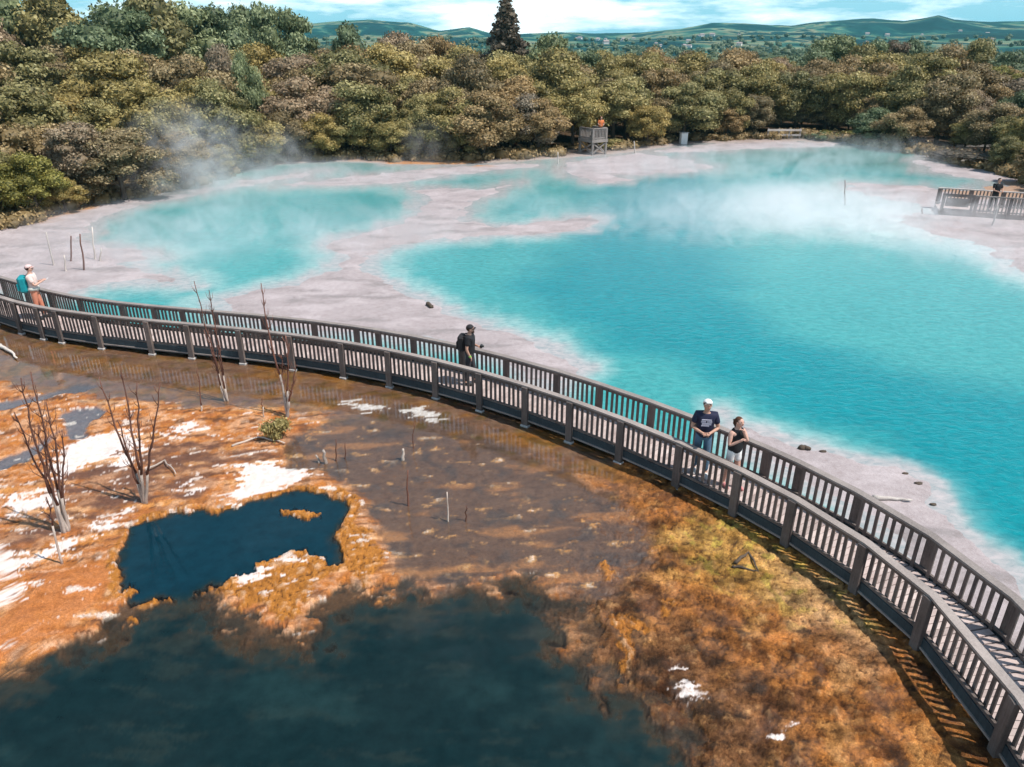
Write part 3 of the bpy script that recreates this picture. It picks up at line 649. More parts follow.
    me = bpy.data.meshes.new('body'); bm.to_mesh(me); bm.free()
    mesh_obj('body', me, [skinm, DARK, LIP], root)
    def sk(nm_, chain, es_, rr, mat, sub=2):
        m_ = skin(chain, es_, rr, sub); m_.materials.clear(); o = mesh_obj(nm_, m_, mat, root, smooth=True); return o
    if shirt:
        cb_ = Vector(V['chest']).lerp(Vector(V['nb']),.62); lowp = Vector(V['pelvis'])+Vector((0,0,-.10))
        ch = [tuple(lowp),V['belly'],V['chest'],tuple(cb_),V['shL'],V['shR'],V['nb']]; ee = [(0,1),(1,2),(2,3),(3,4),(3,5),(3,6)]; rr = [(.195,.165),(.19,.152),(.205,.158),(.165,.132),.094,.094,(.088 if sleeves else .075)]
        if sleeves:
            for j, nm in enumerate('LR'):
                a = Vector(V['sh'+nm]); b = Vector(V['el'+nm]); ch.append(tuple(a.lerp(b,.72))); ee.append((4+j,len(ch)-1)); rr.append(.07)
        sk('shirt', ch, ee, rr, shirt)
    if bottom:
        ch = [tuple(Vector(V['pelvis'])+Vector((0,0,.10))),V['pelvis'],V['hipL'],V['hipR']]; ee = [(0,1),(1,2),(1,3)]; rr = [(.158,.122),(.165,.13),.105,.105]
        for j, nm in enumerate('LR'):
            a = Vector(V['hip'+nm]); b = Vector(V['kn'+nm]); c_ = Vector(V['an'+nm])
            if shorts: ch.append(tuple(a.lerp(b,.62))); ee.append((2+j,len(ch)-1)); rr.append(.088)
            else:
                ch += [tuple(b),tuple(b.lerp(c_,.93))]; ee += [(2+j,len(ch)-2),(len(ch)-2,len(ch)-1)]; rr += [.076,.06]
        sk('shorts' if shorts else 'trousers', ch, ee, rr, bottom)
    if shoes:
        for nm in 'LR':
            a = Vector(V['an'+nm]); b = Vector(V['toe'+nm])
            bm = bmesh.new(); tube(bm, [Vector((a.x,a.y-.07,.05)), Vector((a.x,a.y-.02,.055)), Vector((a.x*.5+b.x*.5,b.y-.05,.05)), Vector((b.x,b.y+.03,.035)), Vector((b.x,b.y+.07,.025))],[.03,.052,.052,.042,.015],8)
            bm_obj('shoe', bm, shoes, root, True)
    if hair:
        bm = bmesh.new(); ball(bm, T((0,-.012,.05)), .098, 3, (.88,1.0,.98))
        fw_ = (Rh@Vector((0,1,0)))
        kill = [v for v in bm.verts if (v.co-T((0,0,.0))).dot(fw_) > .045 and v.co.z < T((0,0,.085)).z]
        bmesh.ops.delete(bm, geom=kill, context='VERTS')
        if hairlong: tube(bm, [T((0,-.09,.05)),T((0,-.15,.04)),T((0,-.165,-.03)),T((0,-.15,-.12))],[.035,.04,.035,.012],8)
        bm_obj('hair', bm, hair, root, True)
    if cap:
        bm = bmesh.new(); ball(bm, T((0,.008,.062)), .106, 3, (.92,1.0,.86))
        cut_ = [v for v in bm.verts if (Rh.inverted()@(v.co-hd)).z < .05]; bmesh.ops.delete(bm, geom=cut_, context='VERTS')
        o = bm_obj('cap', bm, cap, root, True); so = o.modifiers.new('t','SOLIDIFY'); so.thickness = .006
        bm = bmesh.new()
        ring = [(math.sin(a)*.078, .075+math.cos(a)*.10) for a in np.linspace(-PI*.5,PI*.5,11)]
        top = [bm.verts.new(T((x,y,.057-.25*abs(x)))) for x,y in ring]; bot = [bm.verts.new(T((x,y,.048-.25*abs(x)))) for x,y in ring]
        bm.faces.new(top); bm.faces.new(bot[::-1])
        for a in range(11): b = (a+1)%11; bm.faces.new((top[a],bot[a],bot[b],top[b]))
        bm_obj('cap_brim', bm, cap, o)
    if extras: extras(root, V, T)
    return root
def deck_spot(u, off):
    d = s_of_u(u, off, ZD); p, t_, nn = path(d); q = p+nn*off; q.z = ZD+.004; return q
def fit_height(pos, vtop):
    lo_, hi_ = .9, 2.4
    for _ in range(40):
        m_ = (lo_+hi_)/2
        if pix((pos.x,pos.y,pos.z+m_))[1] > vtop: lo_ = m_
        else: hi_ = m_
    return lo_
def panel(root, name, mat, pts, th=.012):
    bm = bmesh.new(); f = bm.faces.new([bm.verts.new(p) for p in pts]); bm.normal_update()
    r_ = bmesh.ops.extrude_face_region(bm, geom=[f]); nv = [v for v in r_['geom'] if isinstance(v, bmesh.types.BMVert)]
    bmesh.ops.translate(bm, vec=f.normal*-th, verts=nv); return bm_obj(name, bm, mat, root)

def phone(name, label, root, at_, size=(.075,.15,.01), mat=None, tilt=-.9):
    bm = bmesh.new(); bbox(bm, -size[0]/2,size[0]/2,-size[1]/2,size[1]/2,-size[2]/2,size[2]/2, bev=.003)
    o = bm_obj(name, bm, mat or pmat('black_phone',(.02,.02,.022),.3))
    mw = Matrix.Translation(root.location)@Matrix.Rotation(root.rotation_euler.z,4,'Z')@Matrix.Scale(root.scale.x,4)
    o.location = mw@Vector(at_); o.rotation_euler = (tilt+PI/2,0,root.rotation_euler.z); tag(o, label, 'phone'); return o

# man in white cap, facing the camera, looking down at a phone held in both hands
pos = deck_spot(699, .38); hgt = fit_height(pos, 399.5)
NAVY = pmat('navy_cotton', (.022,.025,.055)); WHITE_ = pmat('white_cotton', (.78,.76,.74))
def print_(root, V, T):                 # pale block print on the chest
    g = pmat('pale_shirt_print', (.5,.5,.6))
    for (x0,x1,z0,z1) in ((-.10,.10,1.345,1.375),(-.11,-.01,1.30,1.335),(.01,.11,1.30,1.335),(-.10,.09,1.25,1.29),(-.06,.10,1.215,1.24)):
        y0 = .178
        panel(root, 'shirt_print', g, [(x0,y0,z0),(x1,y0,z0),(x1,y0+.004,z1),(x0,y0+.004,z1)], .012)
m1 = figure('man in white cap and navy printed T-shirt looking down at a phone', pos, PI-.15, hgt, [((-.27,.06,1.14),(-.09,.27,1.12)),((.27,.06,1.14),(.09,.27,1.12))],
    shirt=NAVY, bottom=pmat('blue_denim',(.09,.16,.24)), shoes=pmat('white_shoe',(.7,.68,.66)), look=(.1,-.55), lean=.06, hair=pmat('brown_hair',(.05,.03,.02)), cap=pmat('white_cap',(.82,.82,.8)), extras=print_)
phone('phone', 'black phone held in both hands by the man in the white cap', m1, (0,.37,1.10), tilt=-1.1)

# woman in black sleeveless top, hand to her mouth
pos = deck_spot(729, .42); hgt = fit_height(pos, 417.5)
m2 = figure('woman in black sleeveless top and white shorts with a hand at her mouth', pos, PI+.45, hgt, [((-.20,.14,1.17),(-.03,.17,1.46)),((.24,.06,1.14),(.10,.22,1.30))],
    skinm=SKIN2, shirt=pmat('black_top',(.018,.018,.02)), sleeves=False, bottom=WHITE_, shorts=True, shoes=pmat('pink_shoe',(.6,.25,.25)), look=(0,-.3), hair=pmat('chestnut_hair',(.09,.04,.022)), hairlong=True)

# man with dark cap and beard, facing right, holding a small camera
pos = deck_spot(470, .60); hgt = fit_height(pos, 325.5)
def beard(root, V, T):
    bm = bmesh.new(); ball(bm, T((0,.07,-.07)), .055, 2, (1.05,.8,.9)); bm_obj('beard', bm, pmat('dark_beard',(.05,.03,.022)), root, True)
    bm = bmesh.new(); w = Vector(V['wrR']); e = Vector(V['elR']); tube(bm, [w.lerp(e,.02), w.lerp(e,.16)], .037, 10); bm_obj('wristband', bm, pmat('lime_band',(.25,.6,.08)), root)
m3 = figure('bearded man in dark cap and black T-shirt walking right with hands at his waist', pos, -PI/2-.15, hgt, [((-.22,.06,1.12),(-.10,.22,1.12)),((.25,-.03,1.13),(.20,.06,.90))],
    shirt=pmat('black_tshirt',(.02,.02,.023)), bottom=pmat('charcoal_jeans',(.05,.048,.055)), shoes=pmat('dark_shoe',(.03,.03,.03)), look=(0,-.12), hair=pmat('brown_hair',(.05,.03,.02)), cap=pmat('dark_cap',(.03,.028,.03)), extras=beard, stance=(.12,.12))
mw = Matrix.Translation(m3.location)@Matrix.Rotation(m3.rotation_euler.z,4,'Z')@Matrix.Scale(m3.scale.x,4)
bm = bmesh.new(); bbox(bm, -.18,.18,-.10,.10,-.24,.24, bev=.06); bbox(bm, -.13,.13,-.14,-.095,-.18,.06, bev=.02)
for sx in (-1,1): tube(bm, [(sx*.12,.06,.22),(sx*.14,.2,.25),(sx*.14,.33,.17),(sx*.14,.33,-.02),(sx*.12,.10,-.2)], .018, 6)
o = bm_obj('backpack', bm, pmat('black_nylon',(.025,.023,.025)), None, False); o.location = mw@Vector((0,-.21,1.24)); o.rotation_euler.z = m3.rotation_euler.z; o.scale = (.93,)*3
tag(o, 'dark backpack worn by the bearded man in the dark cap', 'backpack')
bm = bmesh.new(); bbox(bm, -.06,.06,-.03,.03,-.04,.04, bev=.01); tube(bm, [(0,.03,0),(0,.065,0)], .028, 12)
o = bm_obj('camera', bm, pmat('camera_body',(.03,.03,.03),.4)); o.location = mw@Vector((-.08,.32,1.13)); o.rotation_euler.z = m3.rotation_euler.z
tag(o, 'small camera held by the bearded man in the dark cap', 'camera')

# woman with turquoise backpack at the far left
pos = deck_spot(42, .62); hgt = fit_height(pos, 265.5)
def sash(root, V, T):
    bm = bmesh.new(); tube(bm, [(0,.0,.98),(0,.0,1.07)], [.212,.205], 16); o = bm_obj('waist_wrap', bm, pmat('pale_wrap',(.62,.62,.56)), root, True)
    for v in o.data.vertices: v.co.y *= .82
m4 = figure('woman in pale pink top and cap with turquoise backpack holding a leaflet', pos, -PI/2+.35, hgt, [((-.20,.10,1.15),(-.08,.30,1.24)),((.22,.10,1.15),(.08,.30,1.24))],
    skinm=SKIN2, shirt=pmat('pink_cotton',(.76,.60,.55)), bottom=pmat('coral_trousers',(.62,.24,.15)), shoes=pmat('dark_shoe',(.03,.03,.03)), look=(0,-.25), hair=pmat('dark_brown_hair',(.06,.025,.02)), cap=pmat('pink_cap',(.72,.52,.5)), extras=sash)
mw = Matrix.Translation(m4.location)@Matrix.Rotation(m4.rotation_euler.z,4,'Z')@Matrix.Scale(m4.scale.x,4)
bm = bmesh.new(); bbox(bm, -.19,.19,-.13,.13,-.27,.27, bev=.07); bbox(bm, -.14,.14,-.18,-.12,-.2,.04, bev=.025)
for sx in (-1,1): tube(bm, [(sx*.12,.10,.24),(sx*.14,.2,.27),(sx*.14,.35,.17),(sx*.14,.35,-.02),(sx*.12,.12,-.2)], .02, 6)
o = bm_obj('backpack', bm, pmat('turquoise_nylon',(.01,.26,.30),.5)); o.location = mw@Vector((0,-.24,1.18)); o.rotation_euler.z = m4.rotation_euler.z
tag(o, 'turquoise backpack worn by the woman in pale pink', 'backpack')
o = phone('leaflet', None, m4, (0,.40,1.25), size=(.2,.15,.006), mat=pmat('white_paper',(.8,.8,.78)), tilt=-.9); tag(o, 'white leaflet held open by the woman in pale pink', 'leaflet')

# ------------------------------------------------------------------ far platforms and fences
def post(bm, p, w, z0, z1): bbox(bm, p[0]-w/2, p[0]+w/2, p[1]-w/2, p[1]+w/2, z0, z1)
def bar(bm, a, b, w, h):
    a, b = Vector(a), Vector(b); d = b-a; L = d.length; q = d.to_track_quat('X','Z').to_matrix().to_4x4()
    bbox(bm, 0, L, -w/2, w/2, -h/2, h/2, Matrix.Translation(a)@q)
# stilted lookout in front of the bush
c0 = at(592,155.5); rz = -.5
pl = tag(empty('lookout_platform', (c0.x, c0.y, 0), .55), 'small grey timber lookout raised on braced stilts at the bush edge', 'lookout')
def ppart(root, name, fn, mat, parent=None):
    bm = bmesh.new(); fn(bm); return bm_obj(name, bm, mat, parent or root)
W_, D_, ZP, ZT = 1.35, 1.7, 1.2, 2.05  # local: corner at origin, +x right-back, +y back-left
cor = [(0,0),(W_,0),(W_,D_),(0,D_)]
for p in cor: ppart(pl, 'stilt', lambda bm: post(bm, p, .15, -.6, ZT), M['greywood'])
ppart(pl, 'deck', lambda bm: bbox(bm, -.12, W_+.12, -.12, D_+.12, ZP-.22, ZP), M['greywood'])
for a, b in ((0,1),(1,2),(3,0)):
    A, B = Vector((*cor[a],0)), Vector((*cor[b],0))
    def rl(bm):
        bar(bm, A+Vector((0,0,ZT)), B+Vector((0,0,ZT)), .14, .07); bar(bm, A+Vector((0,0,ZP+.12)), B+Vector((0,0,ZP+.12)), .06, .09); bar(bm, A+Vector((0,0,ZP+.75)), B+Vector((0,0,ZP+.75)), .05, .08)
    rr = ppart(pl, 'railing', rl, M['greywood'])
    k = 9
    def bl(bm):
        for j in range(1,k):
            q = A.lerp(B, j/k); post(bm, (q.x,q.y), .075, ZP, ZT-.03)
    ppart(pl, 'slats', bl, M['greywood'], rr)
    ppart(pl, 'brace', lambda bm: (bar(bm, A+Vector((0,0,.1)), B+Vector((0,0,ZP-.25)), .07, .1), bar(bm, B+Vector((0,0,.1)), A+Vector((0,0,ZP-.25)), .07, .1)), M['greywood'])
bpy.context.view_layer.update()
pp = pl.matrix_world@Vector((1.0,.35,ZP))
figure('person in orange top leaning on the rail of the stilted lookout', pp, PI+.2, 1.72, [((-.25,.12,1.15),(-.14,.32,1.12)),((.25,.12,1.15),(.14,.32,1.12))], shirt=pmat('orange_top',(.75,.22,.08)), bottom=pmat('charcoal_jeans',(.05,.048,.055)), shoes=pmat('dark_shoe',(.03,.03,.03)), lean=.1, hair=pmat('red_brown_hair',(.16,.05,.02)))

# right-hand pier with a framed board at its end
q0 = at(938,215); q1 = at(1024,221); dirv = Vector((q1.x-q0.x, q1.y-q0.y, 0)); ang = math.atan2(dirv.y, dirv.x)
pier = tag(empty('viewing_pier', (q0.x,q0.y,0), ang), 'dark railed timber pier reaching in from the right edge with a framed end bay', 'pier')
LP, WP, DZ, TZ = 11.0, 1.9, .26, 1.14
ppart(pier, 'deck', lambda bm: [bbox(bm, x, x+.13, 0, WP, DZ-.05, DZ) for x in np.arange(0, LP, .14)], M['deck'])
for o_ in pier.children: attr(o_.data, 'tint', RNG.random(len(o_.data.vertices)))
ppart(pier, 'fascia_board', lambda bm: bbox(bm, -.02, LP, -.05, -.005, DZ-.26, DZ+.02), M['rail'])
for y_, nm in ((0,'r'),(WP,'r')):
    rr = ppart(pier, 'railing', lambda bm: (bbox(bm, 0, LP, y_-.07, y_+.07, TZ-.05, TZ), bbox(bm, 0, LP, y_-.025, y_+.025, DZ+.06, DZ+.12)), M['palewood'] if y_ > 0 else M['greywood'])
    for x in np.arange(.0, LP, 1.55): ppart(pier, 'post', lambda bm: post(bm, (x+.08,y_-.06 if y_==0 else y_+.06), .14, -.3, TZ-.052), M['rail'], rr)
    ppart(pier, 'slats', lambda bm: [bbox(bm, x-.035, x+.035, y_+.03, y_+.055, DZ, TZ-.052) for x in np.arange(1.7 if y_ == 0 else .2, LP, .17)], M['greywood'], rr)
fr = ppart(pier, 'end_frame', lambda bm: (bbox(bm,.0,1.5,-.12,-.075,DZ-.02,DZ+.1), bbox(bm,.0,1.5,-.12,-.075,TZ-.12,TZ+.03), bbox(bm,.0,.12,-.121,-.074,DZ+.1,TZ-.12), bbox(bm,1.38,1.5,-.121,-.074,DZ+.1,TZ-.12)), M['rail'])
ppart(pier, 'information_panel', lambda bm: bbox(bm,.2,1.3,-.05,-.03,DZ+.25,TZ-.2), M['greywood'], fr)
bpy.context.view_layer.update()
figure('person in black standing at the rail of the right-hand pier', pier.matrix_world@Vector((2.55,.75,DZ)), ang+PI+.4, 1.7, [((-.25,.1,1.15),(-.14,.3,1.12)),((.25,.1,1.15),(.14,.3,1.12))], shirt=pmat('black_top',(.018,.018,.02)), bottom=pmat('black_jeans',(.02,.02,.024)), shoes=pmat('dark_shoe',(.03,.03,.03)), hair=pmat('black_hair',(.015,.012,.012)))

def low_fence(u0, u1, v, label, hgt_, back=0, rails=(.35,.75), npost=4):
    a = at(u0,v); b = at(u1,v); a.y += back; b.y += back; f_ = tag(empty('rail_fence', (a.x,a.y,0), math.atan2(b.y-a.y,b.x-a.x)), label, 'fence'); L = (b-a).length
    for k in range(npost): ppart(f_, 'post', lambda bm: post(bm, (L*k/(npost-1),0), .13, -.2, hgt_), M['greywood'])
    for z_ in rails: ppart(f_, 'rail', lambda bm: bbox(bm, -.08, L+.08, -.1, -.068, z_-.09, z_+.09), M['palewood'])
low_fence(767, 799, 139.5, 'pale two-railed fence at the far shore below the trees right of centre', 1.0, 0, (.4,.85))
low_fence(958, 990, 150.5, 'short pale rail fence under the dark trees at far right', .9, .3, (.35,.75))
# white hut-like box on the far bank
b = at(683,144); bx = tag(empty('white_box', (b.x,b.y,0), .2), 'small white upright box on the far bank right of the lookout', 'box')
ppart(bx, 'cabinet', lambda bm: bbox(bm, -.3,.3,-.25,.25,.0,.95, bev=.02), pmat('white_paint',(.78,.76,.74)))
ppart(bx, 'lid', lambda bm: bbox(bm, -.36,.36,-.31,.31,.952,1.03, bev=.02), pmat('grey_lid',(.4,.38,.37)))

# ------------------------------------------------------------------ bare trees, stakes, stumps, driftwood
def limb(bm, pts, r0, r1, n=7, wob=.03):
    P_ = [Vector(p) for p in pts]; out = []
    for a, b in zip(P_, P_[1:]):
        for j in range(4): out.append(a.lerp(b, j/4)+Vector((random.uniform(-wob,wob),random.uniform(-wob,wob),random.uniform(-wob,wob)*.5))*(1 if j else .3))
    out.append(P_[-1]); m_ = len(out)
    tube(bm, out, [r0+(r1-r0)*k/(m_-1) for k in range(m_)], n); return out
def twigs(bm, line, n, L, r, up=.7):
    for _ in range(n):
        k = random.randint(len(line)//4, len(line)-2); p = line[k]; a = random.uniform(0, 2*PI)
        d = Vector((math.cos(a)*.6, math.sin(a)*.6, up)).normalized(); l_ = L*random.uniform(.4,1)*(1-.5*k/len(line))
        q = p+d*l_*.5+Vector((0,0,.02)); e = q+Vector((d.x*.3,d.y*.3,.9)).normalized()*l_*.6
        tube(bm, [p, q, e], [r, r*.7, r*.3], 5)
        if random.random() < .6: tube(bm, [q, q+Vector((random.uniform(-.5,.5),random.uniform(-.5,.5),.7)).normalized()*l_*.35], [r*.6, r*.25], 4)
def bare_tree(label, base, stems, r0, trunk_frac=.25, ntw=7, tw=.5, group=None, fallen=None):
    B = at(*base); root = tag(empty('bare_tree', B), label, 'dead tree', group)
    bmT, bmB = bmesh.new(), bmesh.new()
    for st_ in stems:
        dy = st_[2] if len(st_) > 2 else random.uniform(-.25,.25)
        tip = at_y(st_[0], st_[1], B.y+dy); a = Vector((random.uniform(-.05,.05),random.uniform(-.05,.05),-.1)); tp = tip-B
        mid = a.lerp(tp, trunk_frac)+Vector((-.15*tp.x*trunk_frac, 0, .02)); 
        limb(bmT, [a, mid], r0, r0*.66, 8, .012)
        ln = limb(bmB, [mid, mid.lerp(tp,.5)+Vector((random.uniform(-.06,.06),0,0)), tp], r0*.68, .009, 7, .025); twigs(bmB, ln, ntw*2, tw, .0075)
    bm_obj('trunk', bmT, M['saltbark'], root, True); bm_obj('branches', bmB, M['deadbark'], root, True)
    return root
bare_tree('tall multi-stemmed dead tree at the far left beside white salt crust', (66,533), [(14,412),(31,372),(21,378),(46,402),(62,430),(38,425)], .036, .3, 9, .55)
bare_tree('dead tree with upright red-brown branches standing at the edge of the upper pool', (145,505), [(99,377),(120,366),(137,383),(160,382),(117,420)], .038, .28, 6, .4)
bare_tree('thin pale dead sapling in front of the far-left dead tree', (63,565), [(46,497)], .024, .6, 3, .25)
bare_tree('slim dead tree with two bare tips rising above the boardwalk at left', (226,400), [(194,281,.2),(209,290,.2),(204,330),(217,345)], .03, .25, 6, .4)
bare_tree('thin leaning dead sapling beside the left boardwalk', (203,412), [(197,368)], .025, .2, 1, .2)
bare_tree('dark dead tree with one tall bare tip crossing the boardwalk', (288,417), [(261,283,.2),(286,336,.1),(281,355),(297,365)], .036, .35, 8, .45)
bare_tree('pale dead twig stem standing by the grey-green shrub', (262,418), [(263,398)], .02, .6, 1, .1)
def single(name, label, cat, bm, loc, mat, group=None):
    return tag(bm_obj(name, bm, mat, None, True, None) if False else _single(name, bm, loc, mat), label, cat, group)
def _single(name, bm, loc, mat):
    o = bm_obj(name, bm, mat, None, True); o.location = loc; return o
def stake(u0, v0, u1, v1, r_, label, mat, group=None, cat='stake', name='stake'):
    b = at(u0,v0); tp = at_y(u1,v1,b.y)-b; bm = bmesh.new(); limb(bm, [(0,0,-.3),(0,0,0),tp], r_, r_*.45, 6, .02); single(name, label, cat, bm, b, mat, group)
LS = 'weathered stakes in the milky shallows at left'
for (a,b_,c_,d_,lab,m_) in ((54,266,46,232,'bleached white stake, leftmost in the milky shallows at left','palewood'),(71,262,71,236,'thin dark upright stake, shorter of the dark pair in the milky shallows','deadbark'),(84,271,80,234,'thin dark stake leaning left, taller of the dark pair in the milky shallows','deadbark'),(95,260,92,227,'pale thin stake, rightmost in the milky shallows at left','palewood'),(66,272,64,255,'short pale stump-like stake between white and dark stakes in the shallows','palewood'),(100,262,101,248,'lowest pale stub right of the stakes in the milky shallows','palewood')):
    stake(a,b_,c_,d_,.05,lab,M[m_],LS)
GS = 'dead sticks standing in the brown shallows'
for (a,b_,c_,d_,r_,lab,m_) in ((326,463,323,450,.06,'short thick salt-white stump in brown shallows by the white crust','saltbark'),(336,460,336,439,.022,'thin dark stick right of the white stump in brown shallows','deadbark'),(345,458,345,443,.02,'shortest thin stick beside the white stump in brown shallows','deadbark'),(319,462,316,455,.04,'tiny pale stub left of the white stump in brown shallows','saltbark'),(403,459,403,449,.06,'salt-topped stump in the middle of the brown shallows','saltbark'),(408,505,408,470,.03,'long dark stick nearest the camera in the brown shallows','deadbark'),(413,447,414,421,.02,'slender stick farthest back in the brown shallows','deadbark'),(448,520,447,492,.025,'pale twig stick at right in the brown shallows','saltbark'),(466,520,466,505,.02,'small dark stick, rightmost in the brown shallows','deadbark')):
    stake(a,b_,c_,d_,r_,lab,M[m_],GS)
for (a,b_,c_,d_,r_,lab,m_) in ((558,164,558,152,.09,'pale stake in the far water left of the lookout','palewood'),(635,153,634,141,.08,'white stake at the bush edge right of the lookout','palewood'),(922,214,922,208,.06,'short dark stake in the shallows left of the pier','deadbark'),(845,205,845,180,.05,'tall thin dark stake in the far right water','deadbark'),(992,226,998,206,.07,'leaning pale prop leg under the pier','palewood')):
    stake(a,b_,c_,d_,r_,lab,M[m_])
def drift(pts, r_, lab, z_=.06, mat='palewood', name='driftwood'):
    P_ = [at(u,v,z_) for u,v in pts]; o_ = P_[0].copy(); bm = bmesh.new(); limb(bm, [p-o_ for p in P_], r_, r_*.4, 8, .03); single(name, lab, 'driftwood', bm, o_, M[mat])
drift([(872,497),(890,498),(912,500)], .055, 'bleached white log on the pale bank behind the right railing', .08)
drift([(0,345),(10,351),(17,358)], .06, 'pale driftwood log in the shallows at far left by the boardwalk', .06)
drift([(735,563),(748,552),(758,570)], .035, 'bent brown stick lying on the yellow mat by the boardwalk', .09, 'bark')
drift([(732,566),(746,569),(759,572)], .03, 'straight brown stick lying under the bent stick on the yellow mat', .07, 'bark')
drift([(232,446),(258,437),(285,443)], .03, 'pale fallen branch at the foot of the grey-green shrub', .06, 'saltbark')
drift([(146,470),(165,460),(176,474)], .025, 'pale forked branch fallen beside the upright red-brown dead tree', .12, 'saltbark')
drift([(428,304),(431,307),(433,306)], .09, 'small dark lump of wood on the white bank left of the bearded man', .06, 'bark', 'wood_lump')
for q_,(u,v) in enumerate(((918,484),(933,505),(905,474),(823,452))):
    b_ = at(u,v); bm = bmesh.new(); vs_ = ball(bm, (0,0,0), random.uniform(.035,.055), 2, (1.8,1,.5))
    for v_ in bm.verts: v_.co *= 1+random.uniform(-.18,.18)
    single('stone', 'small dark stone on the pale bank behind the right railing', 'stone', bm, Vector((b_.x,b_.y,.02)), M['bark'], 'dark stones on the right bank')
drift([(800,447),(806,448),(811,449)], .08, 'dark lump on the pale shore beyond the couple', .04, 'bark', 'wood_lump')
#--PART4--
# ------------------------------------------------------------------ bush
bm = bmesh.new(); bmesh.ops.create_icosphere(bm, subdivisions=2, radius=1); bm.verts.ensure_lookup_table()
ICO_V = np.array([v.co for v in bm.verts]); ICO_F = np.array([[v.index for v in f.verts] for f in bm.faces]); bm.free()
def leaf_cloud(centres, radii, per, size, flat=.75, seed=0, core=True, up=.25, shell=(.72,1.08)):
    g = np.random.default_rng(seed); VV, QQ, TT = [], [], []; off = 0
    for c_, r_ in zip(centres, radii):
        r_ = np.array(r_ if np.ndim(r_) else (r_,r_,r_*flat)); n_ = max(12, int(per*(r_.mean()**1.6)))
        d = g.normal(size=(n_,3)); d /= np.linalg.norm(d,axis=1)[:,None]; d = d[(d[:,2] > -.75) | (g.random(n_) < .3)]; n_ = len(d)
        p = np.array(c_)+d*r_*g.uniform(*shell,(n_,1))+g.normal(size=(n_,3))*.05
        nr_ = d*.8+g.normal(size=(n_,3))*.55+np.array((0,0,up)); nr_ /= np.linalg.norm(nr_,axis=1)[:,None]
        a = np.cross(nr_, g.normal(size=(n_,3))); a /= np.linalg.norm(a,axis=1)[:,None]; b = np.cross(nr_, a)
        s1 = size*g.uniform(.5,1.25,(n_,1)); s2 = s1*g.uniform(.45,.9,(n_,1))
        q = np.stack([p-a*s1, p-b*s2*g.uniform(.6,1,(n_,1)), p+a*s1, p+b*s2],1)+nr_[:,None,:]*g.normal(size=(n_,4,1))*size*.18
        VV.append(q.reshape(-1,3)); QQ.append(off+np.arange(n_*4).reshape(-1,4)); off += n_*4
        lt = g.random(); TT.append(np.repeat(np.clip(.55*lt+.6*g.random(n_)-.07,0,1),4))
    V_, Q_, T_ = np.concatenate(VV), np.concatenate(QQ), np.concatenate(TT)
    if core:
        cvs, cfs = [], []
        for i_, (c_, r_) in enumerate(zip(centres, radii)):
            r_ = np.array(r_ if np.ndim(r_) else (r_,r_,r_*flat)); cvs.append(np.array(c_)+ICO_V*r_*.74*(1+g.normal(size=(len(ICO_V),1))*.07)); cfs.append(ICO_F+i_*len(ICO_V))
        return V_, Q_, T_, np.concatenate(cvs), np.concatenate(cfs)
    return V_, Q_, T_, None, None
def cloud_mesh(name, *args, **kw):
    V_, Q_, T_, cv, cf = leaf_cloud(*args, **kw)
    me = bpy.data.meshes.new(name); n1 = len(V_); tri = cf if cf is not None else np.zeros((0,3),int)
    Va = np.r_[V_, cv] if cv is not None else V_
    me.vertices.add(len(Va)); me.vertices.foreach_set('co', Va.astype(np.float32).ravel())
    li = np.r_[Q_.ravel(), (tri+n1).ravel()]; me.loops.add(len(li)); me.loops.foreach_set('vertex_index', li.astype(np.int32))
    ls = np.r_[np.arange(len(Q_))*4, len(Q_)*4+np.arange(len(tri))*3]; me.polygons.add(len(ls)); me.polygons.foreach_set('loop_start', ls.astype(np.int32))
    me.update(calc_edges=True); me.validate()
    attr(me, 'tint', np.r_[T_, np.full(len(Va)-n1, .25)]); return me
def lobes_bushy(seed, R=2.3, z0=1.5, z1=5.0, n=17):
    g = random.Random(seed); cs, rs = [], []
    for i in range(n):
        a = i*2.399+g.uniform(-.4,.4); t_ = (i+.5)/n; zz = z0+(z1-z0)*t_**.8
        rr = R*math.sqrt(max(.05,1-((t_**.8-.25)/.85)**2))*g.uniform(.5,.95)*(1 if i < n-2 else .3)
        cs.append((rr*math.cos(a), rr*math.sin(a), zz+g.uniform(-.3,.3))); rs.append((lambda q: (q,q*g.uniform(.8,1.2),q*g.uniform(.5,.8)))(g.uniform(.5,1.15)))
    cs.append((0,0,(z0+z1)/2)); rs.append((R*.55,R*.55,(z1-z0)*.42)); return cs, rs
CROWN, TRUNK = {}, {}
for k in range(7):
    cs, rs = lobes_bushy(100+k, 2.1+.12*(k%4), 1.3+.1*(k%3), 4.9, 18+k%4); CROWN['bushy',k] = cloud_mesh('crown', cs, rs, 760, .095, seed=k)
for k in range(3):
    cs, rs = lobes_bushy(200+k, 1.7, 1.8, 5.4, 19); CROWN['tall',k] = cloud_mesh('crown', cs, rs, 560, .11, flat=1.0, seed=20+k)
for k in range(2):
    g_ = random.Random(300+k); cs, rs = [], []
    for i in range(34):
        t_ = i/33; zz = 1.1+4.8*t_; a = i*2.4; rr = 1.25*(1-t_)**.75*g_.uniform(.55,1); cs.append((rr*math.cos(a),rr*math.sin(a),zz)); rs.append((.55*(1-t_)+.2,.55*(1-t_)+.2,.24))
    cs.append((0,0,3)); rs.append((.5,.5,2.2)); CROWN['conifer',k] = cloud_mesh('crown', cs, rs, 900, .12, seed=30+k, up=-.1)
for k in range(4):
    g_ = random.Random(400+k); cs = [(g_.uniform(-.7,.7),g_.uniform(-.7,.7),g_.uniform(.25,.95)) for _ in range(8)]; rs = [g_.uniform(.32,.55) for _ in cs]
    CROWN['shrub',k] = cloud_mesh('foliage', cs, rs, 600, .085, seed=40+k)
